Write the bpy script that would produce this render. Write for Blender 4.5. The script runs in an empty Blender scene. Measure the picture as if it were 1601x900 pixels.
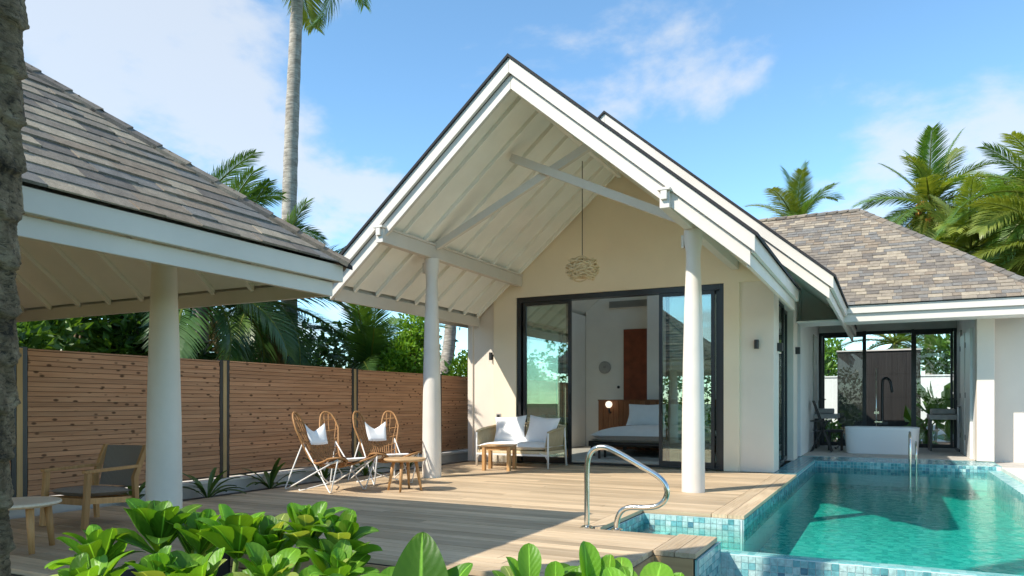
import bpy, math, random
from mathutils import Vector, Matrix, Euler
R = math.radians
rnd = random.Random(7)
sc = bpy.context.scene
COL = sc.collection

# ------------------------------------------------------------------ camera, sky, sun, exposure
cam_d = bpy.data.cameras.new('camera')
cam = bpy.data.objects.new('camera', cam_d); COL.objects.link(cam)
cam.location = (0, 0, 1.0); cam.rotation_euler = (R(90), 0, R(26.86))
cam_d.sensor_width = 36; cam_d.lens = 1160/1601*36; cam_d.shift_y = 180/1601
cam_d.clip_start = 0.05; cam_d.clip_end = 3000
sc.camera = cam
SUN_EL, SUN_AZ = 43.0, 34.0           # shadows run towards (sin az, cos az)
world = bpy.data.worlds.new('World'); sc.world = world; world.use_nodes = True
wn, wl = world.node_tree.nodes, world.node_tree.links
wn.clear()
w_out = wn.new('ShaderNodeOutputWorld'); w_bg = wn.new('ShaderNodeBackground')
w_sky = wn.new('ShaderNodeTexSky'); w_sky.sky_type = 'NISHITA'; w_sky.sun_disc = False
w_sky.sun_elevation = R(SUN_EL); w_sky.sun_rotation = R(180+SUN_AZ)
w_sky.air_density = 0.85; w_sky.dust_density = 0.0; w_sky.ozone_density = 1.5
w_bg.inputs['Strength'].default_value = 0.15
def wmath(op, a, b=None, c=None, clamp=False):
    n = wn.new('ShaderNodeMath'); n.operation = op; n.use_clamp = clamp
    for i, v in enumerate((a, b, c)):
        if v is None: continue
        if isinstance(v, (int, float)): n.inputs[i].default_value = v
        else: wl.new(v, n.inputs[i])
    return n.outputs[0]
tc = wn.new('ShaderNodeTexCoord'); sep = wn.new('ShaderNodeSeparateXYZ')
wl.new(tc.outputs['Generated'], sep.inputs[0])
den = wmath('ADD', wmath('MAXIMUM', sep.outputs[2], 0.0), 0.28)
cmb = wn.new('ShaderNodeCombineXYZ')
wl.new(wmath('DIVIDE', sep.outputs[0], den), cmb.inputs[0]); wl.new(wmath('DIVIDE', sep.outputs[1], den), cmb.inputs[1])
cmap = wn.new('ShaderNodeMapping'); wl.new(cmb.outputs[0], cmap.inputs[0])
cmap.inputs['Location'].default_value = (9.7, 2.9, 11.2); cmap.inputs['Scale'].default_value = (1, 1, 1)
n1 = wn.new('ShaderNodeTexNoise'); n1.inputs['Scale'].default_value = 1.9; n1.inputs['Detail'].default_value = 9; n1.inputs['Roughness'].default_value = 0.56; n1.inputs['Distortion'].default_value = 0.15
wl.new(cmap.outputs[0], n1.inputs['Vector'])
n2 = wn.new('ShaderNodeTexNoise'); n2.inputs['Scale'].default_value = 0.7; n2.inputs['Detail'].default_value = 2
wl.new(cmap.outputs[0], n2.inputs['Vector'])
cs = wmath('ADD', wmath('MULTIPLY', n1.outputs[0], 0.62), wmath('MULTIPLY', n2.outputs[0], 0.38))
mr = wn.new('ShaderNodeMapRange'); mr.interpolation_type = 'SMOOTHSTEP'
wl.new(cs, mr.inputs['Value']); mr.inputs['From Min'].default_value = 0.505; mr.inputs['From Max'].default_value = 0.585
mr.inputs['To Max'].default_value = 0.66
wmix = wn.new('ShaderNodeMix'); wmix.data_type = 'RGBA'
wl.new(mr.outputs[0], wmix.inputs['Factor'])
w_tint = wn.new('ShaderNodeMix'); w_tint.data_type = 'RGBA'; w_tint.blend_type = 'MULTIPLY'; w_tint.inputs['Factor'].default_value = 1
wl.new(w_sky.outputs[0], w_tint.inputs[6]); w_tint.inputs[7].default_value = (0.60, 0.76, 0.76, 1)
wl.new(w_tint.outputs[2], wmix.inputs[6]); wmix.inputs[7].default_value = (2.4, 2.45, 2.5, 1)
wl.new(wmix.outputs[2], w_bg.inputs['Color']); wl.new(w_bg.outputs[0], w_out.inputs['Surface'])

sun_d = bpy.data.lights.new('sun', 'SUN'); sun_d.energy = 2.45; sun_d.angle = R(0.6); sun_d.color = (1, 0.93, 0.82)
sun = bpy.data.objects.new('sun', sun_d); COL.objects.link(sun)
sdir = Vector((math.sin(R(SUN_AZ))*math.cos(R(SUN_EL)), math.cos(R(SUN_AZ))*math.cos(R(SUN_EL)), -math.sin(R(SUN_EL))))
sun.rotation_euler = sdir.to_track_quat('-Z', 'Y').to_euler(); sun.location = (-20, -30, 40)
sc.view_settings.view_transform = 'Standard'; sc.view_settings.look = 'None'
sc.view_settings.exposure = 1.35; sc.view_settings.gamma = 1; sc.view_settings.use_curve_mapping = False
sc.cycles.max_bounces = 10; sc.cycles.diffuse_bounces = 6; sc.cycles.transparent_max_bounces = 24; sc.cycles.glossy_bounces = 4
sc.cycles.use_denoising = True
sc.cycles.caustics_reflective = False; sc.cycles.caustics_refractive = False
sc.cycles.sample_clamp_indirect = 6

# ------------------------------------------------------------------ materials
MATS = {}
def mat_base(name):
    m = bpy.data.materials.new(name); m.use_nodes = True; MATS[name] = m
    nt = m.node_tree; return m, nt, nt.nodes, nt.links, nt.nodes['Principled BSDF']
def coords(nt, kind='Object', scale=(1, 1, 1)):
    t = nt.nodes.new('ShaderNodeTexCoord'); mp = nt.nodes.new('ShaderNodeMapping'); mp.inputs['Scale'].default_value = scale
    nt.links.new(t.outputs[kind], mp.inputs[0]); return mp.outputs[0]
def worldco(nt, scale=(1, 1, 1)):
    g = nt.nodes.new('ShaderNodeNewGeometry'); mp = nt.nodes.new('ShaderNodeMapping'); mp.inputs['Scale'].default_value = scale
    nt.links.new(g.outputs['Position'], mp.inputs[0]); return mp.outputs[0]
def noise(nt, vec, scale, detail=4, rough=0.55, dist=0):
    n = nt.nodes.new('ShaderNodeTexNoise'); n.inputs['Scale'].default_value = scale; n.inputs['Detail'].default_value = detail
    n.inputs['Roughness'].default_value = rough; n.inputs['Distortion'].default_value = dist
    nt.links.new(vec, n.inputs['Vector']); return n.outputs[0]
def ramp(nt, fac, stops):
    r = nt.nodes.new('ShaderNodeValToRGB'); e = r.color_ramp.elements
    while len(e) < len(stops): e.new(0.5)
    for el, (p, c) in zip(e, stops): el.position = p; el.color = (*c, 1) if len(c) == 3 else c
    nt.links.new(fac, r.inputs[0]); return r.outputs[0]
def mixc(nt, fac, a, b, mode='MIX'):
    n = nt.nodes.new('ShaderNodeMix'); n.data_type = 'RGBA'; n.blend_type = mode
    for idx, v in ((0, fac), (6, a), (7, b)):
        if isinstance(v, (int, float)): n.inputs[idx].default_value = v
        elif isinstance(v, tuple): n.inputs[idx].default_value = (*v, 1)
        else: nt.links.new(v, n.inputs[idx])
    return n.outputs[2]
def bump(nt, bsdf, h, strength, dist=0.01):
    b = nt.nodes.new('ShaderNodeBump'); b.inputs['Strength'].default_value = strength; b.inputs['Distance'].default_value = dist
    nt.links.new(h, b.inputs['Height']); nt.links.new(b.outputs[0], bsdf.inputs['Normal'])
def obj_random(nt): return nt.nodes.new('ShaderNodeObjectInfo').outputs['Random']

def plain(name, col, rough=0.6, metal=0, var=0.08, vscale=3.0, bstr=0.0, bscale=60, spec=0.5):
    m, nt, N, L, b = mat_base(name)
    v = worldco(nt)
    c = tuple(col)
    n = noise(nt, v, vscale, 5)
    L.new(ramp(nt, n, [(0.3, tuple(x*(1-var) for x in c)), (0.7, tuple(min(1, x*(1+var)) for x in c))]), b.inputs['Base Color'])
    b.inputs['Roughness'].default_value = rough; b.inputs['Metallic'].default_value = metal; b.inputs['Specular IOR Level'].default_value = spec
    if bstr: bump(nt, b, noise(nt, v, bscale, 4), bstr, 0.004)
    return m
plain('stucco', (0.84, 0.73, 0.555), 0.85, var=0.05, vscale=1.2, bstr=0.25, bscale=45)
plain('stucco_out', (0.76, 0.67, 0.57), 0.85, var=0.05, vscale=1.2, bstr=0.25, bscale=45)
plain('trim', (0.66, 0.61, 0.545), 0.55, var=0.05, vscale=2.0, bstr=0.12, bscale=30)
plain('soffit', (0.86, 0.84, 0.775), 0.6, var=0.04, vscale=3)
plain('column', (0.72, 0.665, 0.59), 0.6, var=0.05, vscale=3, bstr=0.15, bscale=50)
plain('white_wall', (0.82, 0.81, 0.78), 0.8, var=0.04, vscale=1.5)
plain('inner_wall', (0.88, 0.83, 0.75), 0.8, var=0.03)
plain('black_metal', (0.018, 0.02, 0.022), 0.35, var=0.1)
plain('dark_box', (0.03, 0.03, 0.03), 0.5)
plain('white_paint', (0.80, 0.79, 0.76), 0.35, var=0.03)
plain('grey_plaster', (0.55, 0.52, 0.48), 0.9, var=0.10, vscale=2.5, bstr=0.3, bscale=30)
plain('inner_floor', (0.66, 0.60, 0.52), 0.35, var=0.08)
plain('rug', (0.55, 0.54, 0.50), 0.95)
plain('linen', (0.86, 0.86, 0.86), 0.9, var=0.03, vscale=8, bstr=0.3, bscale=14)
plain('taupe', (0.27, 0.23, 0.19), 0.9, var=0.08, vscale=40)
plain('dark_fabric', (0.05, 0.05, 0.055), 0.9)
plain('porcelain', (0.85, 0.86, 0.87), 0.15, var=0.01)
plain('stone_floor', (0.50, 0.46, 0.41), 0.7, var=0.12, vscale=4)
plain('stone_light', (0.72, 0.68, 0.62), 0.75, var=0.08, vscale=3, bstr=0.2, bscale=40)
plain('counter', (0.34, 0.32, 0.30), 0.4, var=0.2, vscale=10)
plain('hide', (0.28, 0.11, 0.045), 0.8, var=0.35, vscale=18)
plain('roof_edge', (0.025, 0.025, 0.028), 0.9)
plain('soil', (0.10, 0.065, 0.04), 0.95, var=0.35, vscale=9, bstr=0.6, bscale=30)
m_ = plain('shell_globe', (0.85, 0.85, 0.83), 0.3); m_.node_tree.nodes['Principled BSDF'].inputs['Emission Color'].default_value = (1, 0.85, 0.66, 1); m_.node_tree.nodes['Principled BSDF'].inputs['Emission Strength'].default_value = 0.5  # faint glow added to lift the dark bedroom; the globe itself is unlit
plain('vent_grey', (0.42, 0.40, 0.37), 0.5)
plain('thatch', (0.30, 0.19, 0.10), 0.95, var=0.35, vscale=20, bstr=0.8, bscale=80)
plain('door_red', (0.26, 0.06, 0.022), 0.35, var=0.3, vscale=5)
plain('frame_brown', (0.16, 0.05, 0.03), 0.5, var=0.2)
m, nt, N, L, b = mat_base('steel'); b.inputs['Base Color'].default_value = (0.72, 0.70, 0.64, 1); b.inputs['Metallic'].default_value = 1
bump(nt, b, noise(nt, worldco(nt, (80, 80, 4)), 3, 2), 0.05); b.inputs['Roughness'].default_value = 0.14

def wood(name, c1, c2, axis, rough=0.55, knots=0, ribs=0, freq=1.0, var=0.25):
    """grain along axis of object coords; per-object tone from Object Info"""
    m, nt, N, L, b = mat_base(name)
    s = [14*freq]*3; s['xyz'.index(axis)] = 0.9*freq
    rv = obj_random(nt)
    tcn = nt.nodes.new('ShaderNodeTexCoord')
    off = nt.nodes.new('ShaderNodeVectorMath'); off.operation = 'ADD'
    mul = nt.nodes.new('ShaderNodeMath'); mul.operation = 'MULTIPLY'; mul.inputs[1].default_value = 37.0; L.new(rv, mul.inputs[0])
    g = nt.nodes.new('ShaderNodeNewGeometry')
    L.new(g.outputs['Position'], off.inputs[0]); L.new(mul.outputs[0], off.inputs[1])
    mp = nt.nodes.new('ShaderNodeMapping'); mp.inputs['Scale'].default_value = s; L.new(off.outputs[0], mp.inputs[0])
    n = noise(nt, mp.outputs[0], 1.6, 6, 0.6, 0.6)
    col = ramp(nt, n, [(0.28, c1), (0.72, c2)])
    tone = ramp(nt, rv, [(0, (1-var,)*3), (1, (1+var*0.6,)*3)])
    col = mixc(nt, 1.0, col, tone, 'MULTIPLY')
    big = noise(nt, off.outputs[0], 0.8, 3)
    col = mixc(nt, 1.0, col, ramp(nt, big, [(0.3, (0.86,)*3), (0.7, (1.12,)*3)]), 'MULTIPLY')
    h = n
    if knots:
        s2 = [15]*3; s2['xyz'.index(axis)] = 7.5
        mp2 = nt.nodes.new('ShaderNodeMapping'); mp2.inputs['Scale'].default_value = s2; L.new(off.outputs[0], mp2.inputs[0])
        vo = nt.nodes.new('ShaderNodeTexVoronoi'); vo.inputs['Scale'].default_value = 1.0; L.new(mp2.outputs[0], vo.inputs['Vector'])
        k = ramp(nt, vo.outputs['Distance'], [(0.13, (1, 1, 1)), (0.24, (0, 0, 0))])
        col = mixc(nt, k, col, tuple(x*0.30 for x in c1))
    L.new(col, b.inputs['Base Color']); b.inputs['Roughness'].default_value = rough; b.inputs['Specular IOR Level'].default_value = 0.3
    if ribs:
        w = nt.nodes.new('ShaderNodeTexWave'); w.bands_direction = 'Y' if axis == 'x' else 'X'; w.inputs['Scale'].default_value = ribs
        w.inputs['Distortion'].default_value = 0.3
        L.new(g.outputs['Position'], w.inputs['Vector'])
        ad = nt.nodes.new('ShaderNodeMath'); ad.operation = 'ADD'; L.new(w.outputs['Fac'], ad.inputs[0]); L.new(n, ad.inputs[1])
        bump(nt, b, ad.outputs[0], 0.55, 0.004)
    else: bump(nt, b, h, 0.25, 0.003)
    return m
wood('deck_wood', (0.48, 0.35, 0.215), (0.68, 0.525, 0.35), 'x', 0.6, ribs=9.5)
wood('deck_wood_y', (0.48, 0.35, 0.215), (0.68, 0.525, 0.35), 'y', 0.6, ribs=9.5)
wood('fence_wood', (0.43, 0.21, 0.108), (0.58, 0.32, 0.18), 'y', 0.7, knots=1, var=0.15)
wood('post_wood', (0.42, 0.28, 0.13), (0.55, 0.38, 0.19), 'z', 0.7)
wood('teak', (0.44, 0.235, 0.09), (0.62, 0.36, 0.155), 'z', 0.45, freq=2)
wood('teak_top', (0.44, 0.27, 0.13), (0.60, 0.40, 0.21), 'x', 0.45, freq=2)
wood('pale_top', (0.58, 0.49, 0.37), (0.72, 0.63, 0.50), 'x', 0.5, freq=2)
wood('rattan', (0.30, 0.14, 0.05), (0.50, 0.27, 0.11), 'z', 0.5, freq=4)
wood('cane_pale', (0.58, 0.46, 0.27), (0.75, 0.63, 0.42), 'z', 0.6, freq=5)
wood('headboard_wood', (0.20, 0.075, 0.03), (0.36, 0.15, 0.065), 'z', 0.45, freq=2)
wood('step_side', (0.36, 0.22, 0.10), (0.50, 0.33, 0.17), 'x', 0.6)
wood('dark_wood', (0.035, 0.03, 0.027), (0.06, 0.05, 0.045), 'z', 0.5)

SH_COL = [(0.175, 0.155, 0.135), (0.23, 0.20, 0.165), (0.30, 0.255, 0.20), (0.37, 0.315, 0.24), (0.205, 0.195, 0.18), (0.26, 0.21, 0.16)]
for i, c in enumerate(SH_COL):
    m, nt, N, L, b = mat_base('shingle_%d' % i)
    v = worldco(nt)
    n = noise(nt, v, 140, 3); n2_ = noise(nt, v, 14, 4)
    col = ramp(nt, n, [(0.3, tuple(x*0.72 for x in c)), (0.7, tuple(x*1.25 for x in c))])
    col = mixc(nt, 1.0, col, ramp(nt, n2_, [(0.3, (0.82,)*3), (0.7, (1.14,)*3)]), 'MULTIPLY')
    L.new(col, b.inputs['Base Color']); b.inputs['Roughness'].default_value = 0.95; b.inputs['Specular IOR Level'].default_value = 0.15
    bump(nt, b, n, 0.6, 0.004)
SHM = ['shingle_%d' % i for i in range(6)]

TILE_COL = [(0.10, 0.30, 0.32), (0.16, 0.40, 0.42), (0.25, 0.48, 0.48), (0.36, 0.55, 0.53), (0.09, 0.22, 0.28), (0.42, 0.58, 0.56)]
for i, c in enumerate(TILE_COL):
    m, nt, N, L, b = mat_base('tile_%d' % i)
    v = worldco(nt); n = noise(nt, v, 40, 4)
    L.new(ramp(nt, n, [(0.3, tuple(x*0.8 for x in c)), (0.7, tuple(min(1, x*1.25) for x in c))]), b.inputs['Base Color'])
    b.inputs['Roughness'].default_value = 0.2; bump(nt, b, n, 0.1, 0.003)
TLM = ['tile_%d' % i for i in range(6)]
plain('grout', (0.62, 0.68, 0.66), 0.8, var=0.08, vscale=12)
# far pool tiling: pieces too small to tell apart
m, nt, N, L, b = mat_base('pool_tiling')
g = nt.nodes.new('ShaderNodeNewGeometry')
mp = nt.nodes.new('ShaderNodeVectorMath'); mp.operation = 'SCALE'; mp.inputs['Scale'].default_value = 1/0.052; L.new(g.outputs['Position'], mp.inputs[0])
fl = nt.nodes.new('ShaderNodeVectorMath'); fl.operation = 'FLOOR'; L.new(mp.outputs[0], fl.inputs[0])
wnz = nt.nodes.new('ShaderNodeTexWhiteNoise'); wnz.noise_dimensions = '3D'; L.new(fl.outputs[0], wnz.inputs['Vector'])
L.new(ramp(nt, wnz.outputs['Value'], [(0, (0.13, 0.42, 0.42)), (0.5, (0.25, 0.56, 0.54)), (1, (0.42, 0.68, 0.65))]), b.inputs['Base Color'])
b.inputs['Roughness'].default_value = 0.25
# water: clear surface with fresnel gloss, colour comes from absorption in its volume
m = bpy.data.materials.new('water'); m.use_nodes = True; MATS['water'] = m; nt = m.node_tree; nt.nodes.clear()
o_ = nt.nodes.new('ShaderNodeOutputMaterial'); tr = nt.nodes.new('ShaderNodeBsdfTransparent'); gl = nt.nodes.new('ShaderNodeBsdfGlossy'); gl.inputs['Roughness'].default_value = 0.015
fr = nt.nodes.new('ShaderNodeLayerWeight'); fr.inputs['Blend'].default_value = 0.08; mx = nt.nodes.new('ShaderNodeMixShader')
bp = nt.nodes.new('ShaderNodeBump'); bp.inputs['Strength'].default_value = 0.15; bp.inputs['Distance'].default_value = 0.05
nt.links.new(noise(nt, worldco(nt, (1, 1, 1)), 6.5, 4, 0.55, 0.5), bp.inputs['Height'])
for s_ in (gl.inputs['Normal'], fr.inputs['Normal']): nt.links.new(bp.outputs[0], s_)
nt.links.new(fr.outputs['Fresnel'], mx.inputs[0]); nt.links.new(tr.outputs[0], mx.inputs[1]); nt.links.new(gl.outputs[0], mx.inputs[2]); nt.links.new(mx.outputs[0], o_.inputs['Surface'])
va = nt.nodes.new('ShaderNodeVolumeAbsorption'); va.inputs['Color'].default_value = (0.01, 0.90, 0.82, 1); va.inputs['Density'].default_value = 0.95
nt.links.new(va.outputs[0], o_.inputs['Volume'])
def glass(name, base, power, tint):
    m = bpy.data.materials.new(name); m.use_nodes = True; MATS[name] = m; nt = m.node_tree; nt.nodes.clear()
    o_ = nt.nodes.new('ShaderNodeOutputMaterial'); tr = nt.nodes.new('ShaderNodeBsdfTransparent'); tr.inputs[0].default_value = (*tint, 1)
    gl = nt.nodes.new('ShaderNodeBsdfGlossy'); gl.inputs['Roughness'].default_value = 0.004; gl.inputs['Color'].default_value = (0.92, 0.97, 0.95, 1)
    lw = nt.nodes.new('ShaderNodeLayerWeight'); lw.inputs['Blend'].default_value = 0.5
    pw = nt.nodes.new('ShaderNodeMath'); pw.operation = 'POWER'; pw.inputs[1].default_value = 4; nt.links.new(lw.outputs['Facing'], pw.inputs[0])
    ma = nt.nodes.new('ShaderNodeMath'); ma.operation = 'MULTIPLY_ADD'; ma.inputs[1].default_value = power; ma.inputs[2].default_value = base; nt.links.new(pw.outputs[0], ma.inputs[0])
    mx = nt.nodes.new('ShaderNodeMixShader'); nt.links.new(ma.outputs[0], mx.inputs[0]); nt.links.new(tr.outputs[0], mx.inputs[1]); nt.links.new(gl.outputs[0], mx.inputs[2]); nt.links.new(mx.outputs[0], o_.inputs['Surface'])
glass('glass', 0.16, 0.6, (0.80, 0.87, 0.83))
glass('glass_dark', 0.10, 0.6, (0.30, 0.34, 0.33))
glass('glass_clear', 0.04, 0.5, (0.93, 0.96, 0.95))
def leafmat(name, c1, c2, rough=0.4, trans=0.35, vein=False, rand=0.25, spec=0.5):
    m, nt, N, L, b = mat_base(name)
    v = worldco(nt); n = noise(nt, v, 3.0, 4)
    col = ramp(nt, n, [(0.3, c1), (0.7, c2)])
    col = mixc(nt, 1.0, col, ramp(nt, obj_random(nt), [(0, (1-rand,)*3), (1, (1+rand,)*3)]), 'MULTIPLY')
    if vein:
        col = mixc(nt, ramp(nt, noise(nt, v, 11, 5, 0.6), [(0.55, (0, 0, 0)), (0.78, (0.55,)*3)]), col, (0.26, 0.30, 0.05))
        uv = nt.nodes.new('ShaderNodeUVMap'); sx = nt.nodes.new('ShaderNodeSeparateXYZ'); L.new(uv.outputs[0], sx.inputs[0])
        ab = nt.nodes.new('ShaderNodeMath'); ab.operation = 'ABSOLUTE'; L.new(sx.outputs[0], ab.inputs[0])
        k = ramp(nt, ab.outputs[0], [(0.02, (0.5,)*3), (0.09, (0, 0, 0))])
        col = mixc(nt, k, col, tuple(min(1, x*2.6+0.04) for x in c2))
        wv = nt.nodes.new('ShaderNodeMath'); wv.operation = 'MULTIPLY_ADD'; L.new(ab.outputs[0], wv.inputs[0]); wv.inputs[1].default_value = -0.35; L.new(sx.outputs[1], wv.inputs[2])
        sn = nt.nodes.new('ShaderNodeMath'); sn.operation = 'SINE'; m2 = nt.nodes.new('ShaderNodeMath'); m2.operation = 'MULTIPLY'; m2.inputs[1].default_value = 48; L.new(wv.outputs[0], m2.inputs[0]); L.new(m2.outputs[0], sn.inputs[0])
        ad = nt.nodes.new('ShaderNodeMath'); ad.operation = 'MULTIPLY_ADD'; ad.inputs[1].default_value = 0.35; L.new(sn.outputs[0], ad.inputs[0]); L.new(noise(nt, v, 60, 3), ad.inputs[2])
        bump(nt, b, ad.outputs[0], 0.22, 0.003)
    L.new(col, b.inputs['Base Color']); b.inputs['Roughness'].default_value = rough; b.inputs['Specular IOR Level'].default_value = spec
    t = nt.nodes.new('ShaderNodeBsdfTranslucent'); L.new(mixc(nt, 1.0, col, (1.6, 1.5, 0.5), 'MULTIPLY'), t.inputs[0])
    mx = nt.nodes.new('ShaderNodeMixShader'); mx.inputs[0].default_value = trans
    out = nt.nodes['Material Output']; L.new(b.outputs[0], mx.inputs[1]); L.new(t.outputs[0], mx.inputs[2]); L.new(mx.outputs[0], out.inputs['Surface'])
leafmat('sea_leaf', (0.065, 0.19, 0.010), (0.17, 0.35, 0.03), 0.42, 0.36, vein=True, rand=0.45, spec=0.35)
leafmat('sea_leaf_pale', (0.22, 0.33, 0.05), (0.36, 0.42, 0.11), 0.35, 0.35, vein=True)
leafmat('palm_leaf', (0.07, 0.155, 0.025), (0.15, 0.26, 0.05), 0.38, 0.30)
leafmat('palm_leaf_yellow', (0.16, 0.22, 0.035), (0.27, 0.31, 0.06), 0.40, 0.35)
leafmat('palm_dark', (0.04, 0.105, 0.025), (0.09, 0.18, 0.045), 0.35, 0.25)
leafmat('shrub_leaf', (0.05, 0.13, 0.015), (0.12, 0.23, 0.03), 0.4, 0.35)
leafmat('bright_leaf', (0.11, 0.24, 0.02), (0.20, 0.36, 0.04), 0.4, 0.4)
leafmat('dark_leaf', (0.025, 0.075, 0.016), (0.065, 0.14, 0.03), 0.35, 0.2)
leafmat('lily_leaf', (0.045, 0.10, 0.022), (0.10, 0.17, 0.04), 0.35, 0.25)
leafmat('dead_frond', (0.28, 0.17, 0.08), (0.40, 0.26, 0.13), 0.8, 0.2)
plain('stem_wood', (0.16, 0.12, 0.07), 0.9, var=0.3, vscale=12)
plain('green_stem', (0.22, 0.30, 0.08), 0.6, var=0.15)
plain('coconut', (0.55, 0.25, 0.04), 0.5, var=0.3, vscale=6)
m, nt, N, L, b = mat_base('palm_bark')
v = worldco(nt); n = noise(nt, v, 6, 5); n3 = noise(nt, worldco(nt, (3, 3, 22)), 2.0, 4)
c_ = ramp(nt, n, [(0.3, (0.30, 0.255, 0.205)), (0.7, (0.52, 0.47, 0.40))])
L.new(mixc(nt, 1.0, c_, ramp(nt, n3, [(0.35, (0.55,)*3), (0.6, (1.1,)*3)]), 'MULTIPLY'), b.inputs['Base Color']); b.inputs['Roughness'].default_value = 0.9
bump(nt, b, n3, 0.7, 0.02)
m, nt, N, L, b = mat_base('rough_bark')
v = worldco(nt); n = noise(nt, v, 7, 7, 0.7, 0.4); n3 = noise(nt, worldco(nt, (7, 7, 16)), 3.0, 7, 0.75, 0.8)
c_ = ramp(nt, n, [(0.32, (0.035, 0.026, 0.017)), (0.43, (0.17, 0.125, 0.072)), (0.58, (0.31, 0.24, 0.15)), (0.74, (0.48, 0.40, 0.28))])
L.new(mixc(nt, 1.0, c_, ramp(nt, n3, [(0.36, (0.18,)*3), (0.50, (1.1,)*3)]), 'MULTIPLY'), b.inputs['Base Color']); b.inputs['Roughness'].default_value = 0.95
bump(nt, b, n3, 1.0, 0.03)
# dark vertical-strip wall tiles
m, nt, N, L, b = mat_base('dark_tile')
n = noise(nt, worldco(nt, (60, 60, 1.2)), 1.0, 4)
L.new(ramp(nt, n, [(0.3, (0.010, 0.0095, 0.0095)), (0.7, (0.024, 0.022, 0.021))]), b.inputs['Base Color']); b.inputs['Roughness'].default_value = 0.5; bump(nt, b, n, 0.5, 0.01)
plain('grass', (0.045, 0.075, 0.02), 0.95, var=0.4, vscale=3, bstr=0.8, bscale=25)
# woven textile
m, nt, N, L, b = mat_base('mesh_fabric')
ck = nt.nodes.new('ShaderNodeTexChecker'); ck.inputs['Scale'].default_value = 160; L.new(worldco(nt), ck.inputs['Vector'])
ck.inputs['Color1'].default_value = (0.20, 0.175, 0.15, 1); ck.inputs['Color2'].default_value = (0.27, 0.24, 0.205, 1); L.new(ck.outputs[0], b.inputs['Base Color']); b.inputs['Roughness'].default_value = 0.8

# ------------------------------------------------------------------ mesh helpers
class MB:
    def __init__(s): s.v = []; s.f = []; s.mi = []; s.uv = None
    def face(s, pts, mi=0):
        o = len(s.v); s.v += [tuple(p) for p in pts]; s.f.append(tuple(range(o, o+len(pts)))); s.mi.append(mi); return s
    def prism(s, poly, vec, mi=0):
        n = len(poly); o = len(s.v); vec = Vector(vec)
        s.v += [tuple(p) for p in poly] + [tuple(Vector(p)+vec) for p in poly]
        s.f.append(tuple(range(o+n-1, o-1, -1))); s.f.append(tuple(range(o+n, o+2*n)))
        for i in range(n): j = (i+1) % n; s.f.append((o+i, o+j, o+n+j, o+n+i))
        s.mi += [mi]*(n+2); return s
    def box(s, x0, x1, y0, y1, z0, z1, mi=0):
        return s.prism([(x0, y0, z0), (x1, y0, z0), (x1, y1, z0), (x0, y1, z0)], (0, 0, z1-z0), mi)
    def bar(s, a, b, w, h, up=(0, 0, 1), mi=0):
        a = Vector(a); b = Vector(b); d = (b-a).normalized(); side = d.cross(Vector(up)).normalized(); u = side.cross(d)
        q = [a+side*(w/2*i)+u*(h/2*j) for i, j in ((-1, -1), (1, -1), (1, 1), (-1, 1))]
        return s.prism(q, b-a, mi)
    def tube(s, pts, r, n=8, caps=True, closed=False, mi=0, squash=1):
        pts = [Vector(p) for p in pts]; k = len(pts); rs = r if isinstance(r, (list, tuple)) else [r]*k
        o = len(s.v); prev = None
        for i, p in enumerate(pts):
            if closed: t = (pts[(i+1) % k]-pts[i-1])
            else: t = pts[min(i+1, k-1)]-pts[max(i-1, 0)]
            t.normalize()
            if prev is None:
                a = Vector((0, 0, 1)) if abs(t.z) < 0.9 else Vector((1, 0, 0)); e1 = t.cross(a).normalized()
            else:
                e1 = (prev-t*prev.dot(t)).normalized()
            prev = e1; e2 = t.cross(e1)
            for j in range(n):
                an = 2*math.pi*j/n; s.v.append(tuple(p+(e1*math.cos(an)+e2*math.sin(an)*squash)*rs[i]))
        m_ = k if closed else k-1
        for i in range(m_):
            i2 = (i+1) % k
            for j in range(n):
                j2 = (j+1) % n; s.f.append((o+i*n+j, o+i*n+j2, o+i2*n+j2, o+i2*n+j)); s.mi.append(mi)
        if caps and not closed:
            s.f.append(tuple(o+j for j in range(n-1, -1, -1))); s.f.append(tuple(o+(k-1)*n+j for j in range(n))); s.mi += [mi, mi]
        return s
    def lathe(s, prof, c=(0, 0, 0), n=24, mi=0):
        return s.tube([(c[0], c[1], c[2]+z) for _, z in prof], [max(r, 1e-4) for r, _ in prof], n, True, False, mi)
    def grid(s, fn, nu, nv, mi=0, thick=None):
        o = len(s.v)
        for i in range(nu+1):
            for j in range(nv+1): s.v.append(tuple(fn(i/nu, j/nv)))
        for i in range(nu):
            for j in range(nv):
                a = o+i*(nv+1)+j; s.f.append((a, a+nv+1, a+nv+2, a+1)); s.mi.append(mi)
        return s
    def xform(s, M, start=0):
        for i in range(start, len(s.v)): s.v[i] = tuple(M @ Vector(s.v[i]))
        return s
    def mesh(s, name, mats, smooth=False):
        me = bpy.data.meshes.new(name); me.from_pydata(s.v, [], s.f)
        mats = [mats] if isinstance(mats, str) else mats
        for q in mats: me.materials.append(MATS[q])
        if len(mats) > 1: me.polygons.foreach_set('material_index', s.mi)
        if smooth: me.polygons.foreach_set('use_smooth', [True]*len(me.polygons))
        if s.uv:
            ul = me.uv_layers.new(name='UVMap')
            for lp in me.loops: ul.data[lp.index].uv = s.uv[lp.vertex_index]
        me.update(); return me
    def build(s, name, mats, parent=None, smooth=False, local=False, bevel=0, angle=None):
        o = bpy.data.objects.new(name, s.mesh(name, mats, smooth)); link(o, parent, local)
        if smooth and angle is not None: o.data.set_sharp_from_angle(angle=R(angle))
        if bevel:
            md = o.modifiers.new('bevel', 'BEVEL'); md.width = bevel; md.segments = 2; md.limit_method = 'ANGLE'; md.angle_limit = R(40)
        return o
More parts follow.
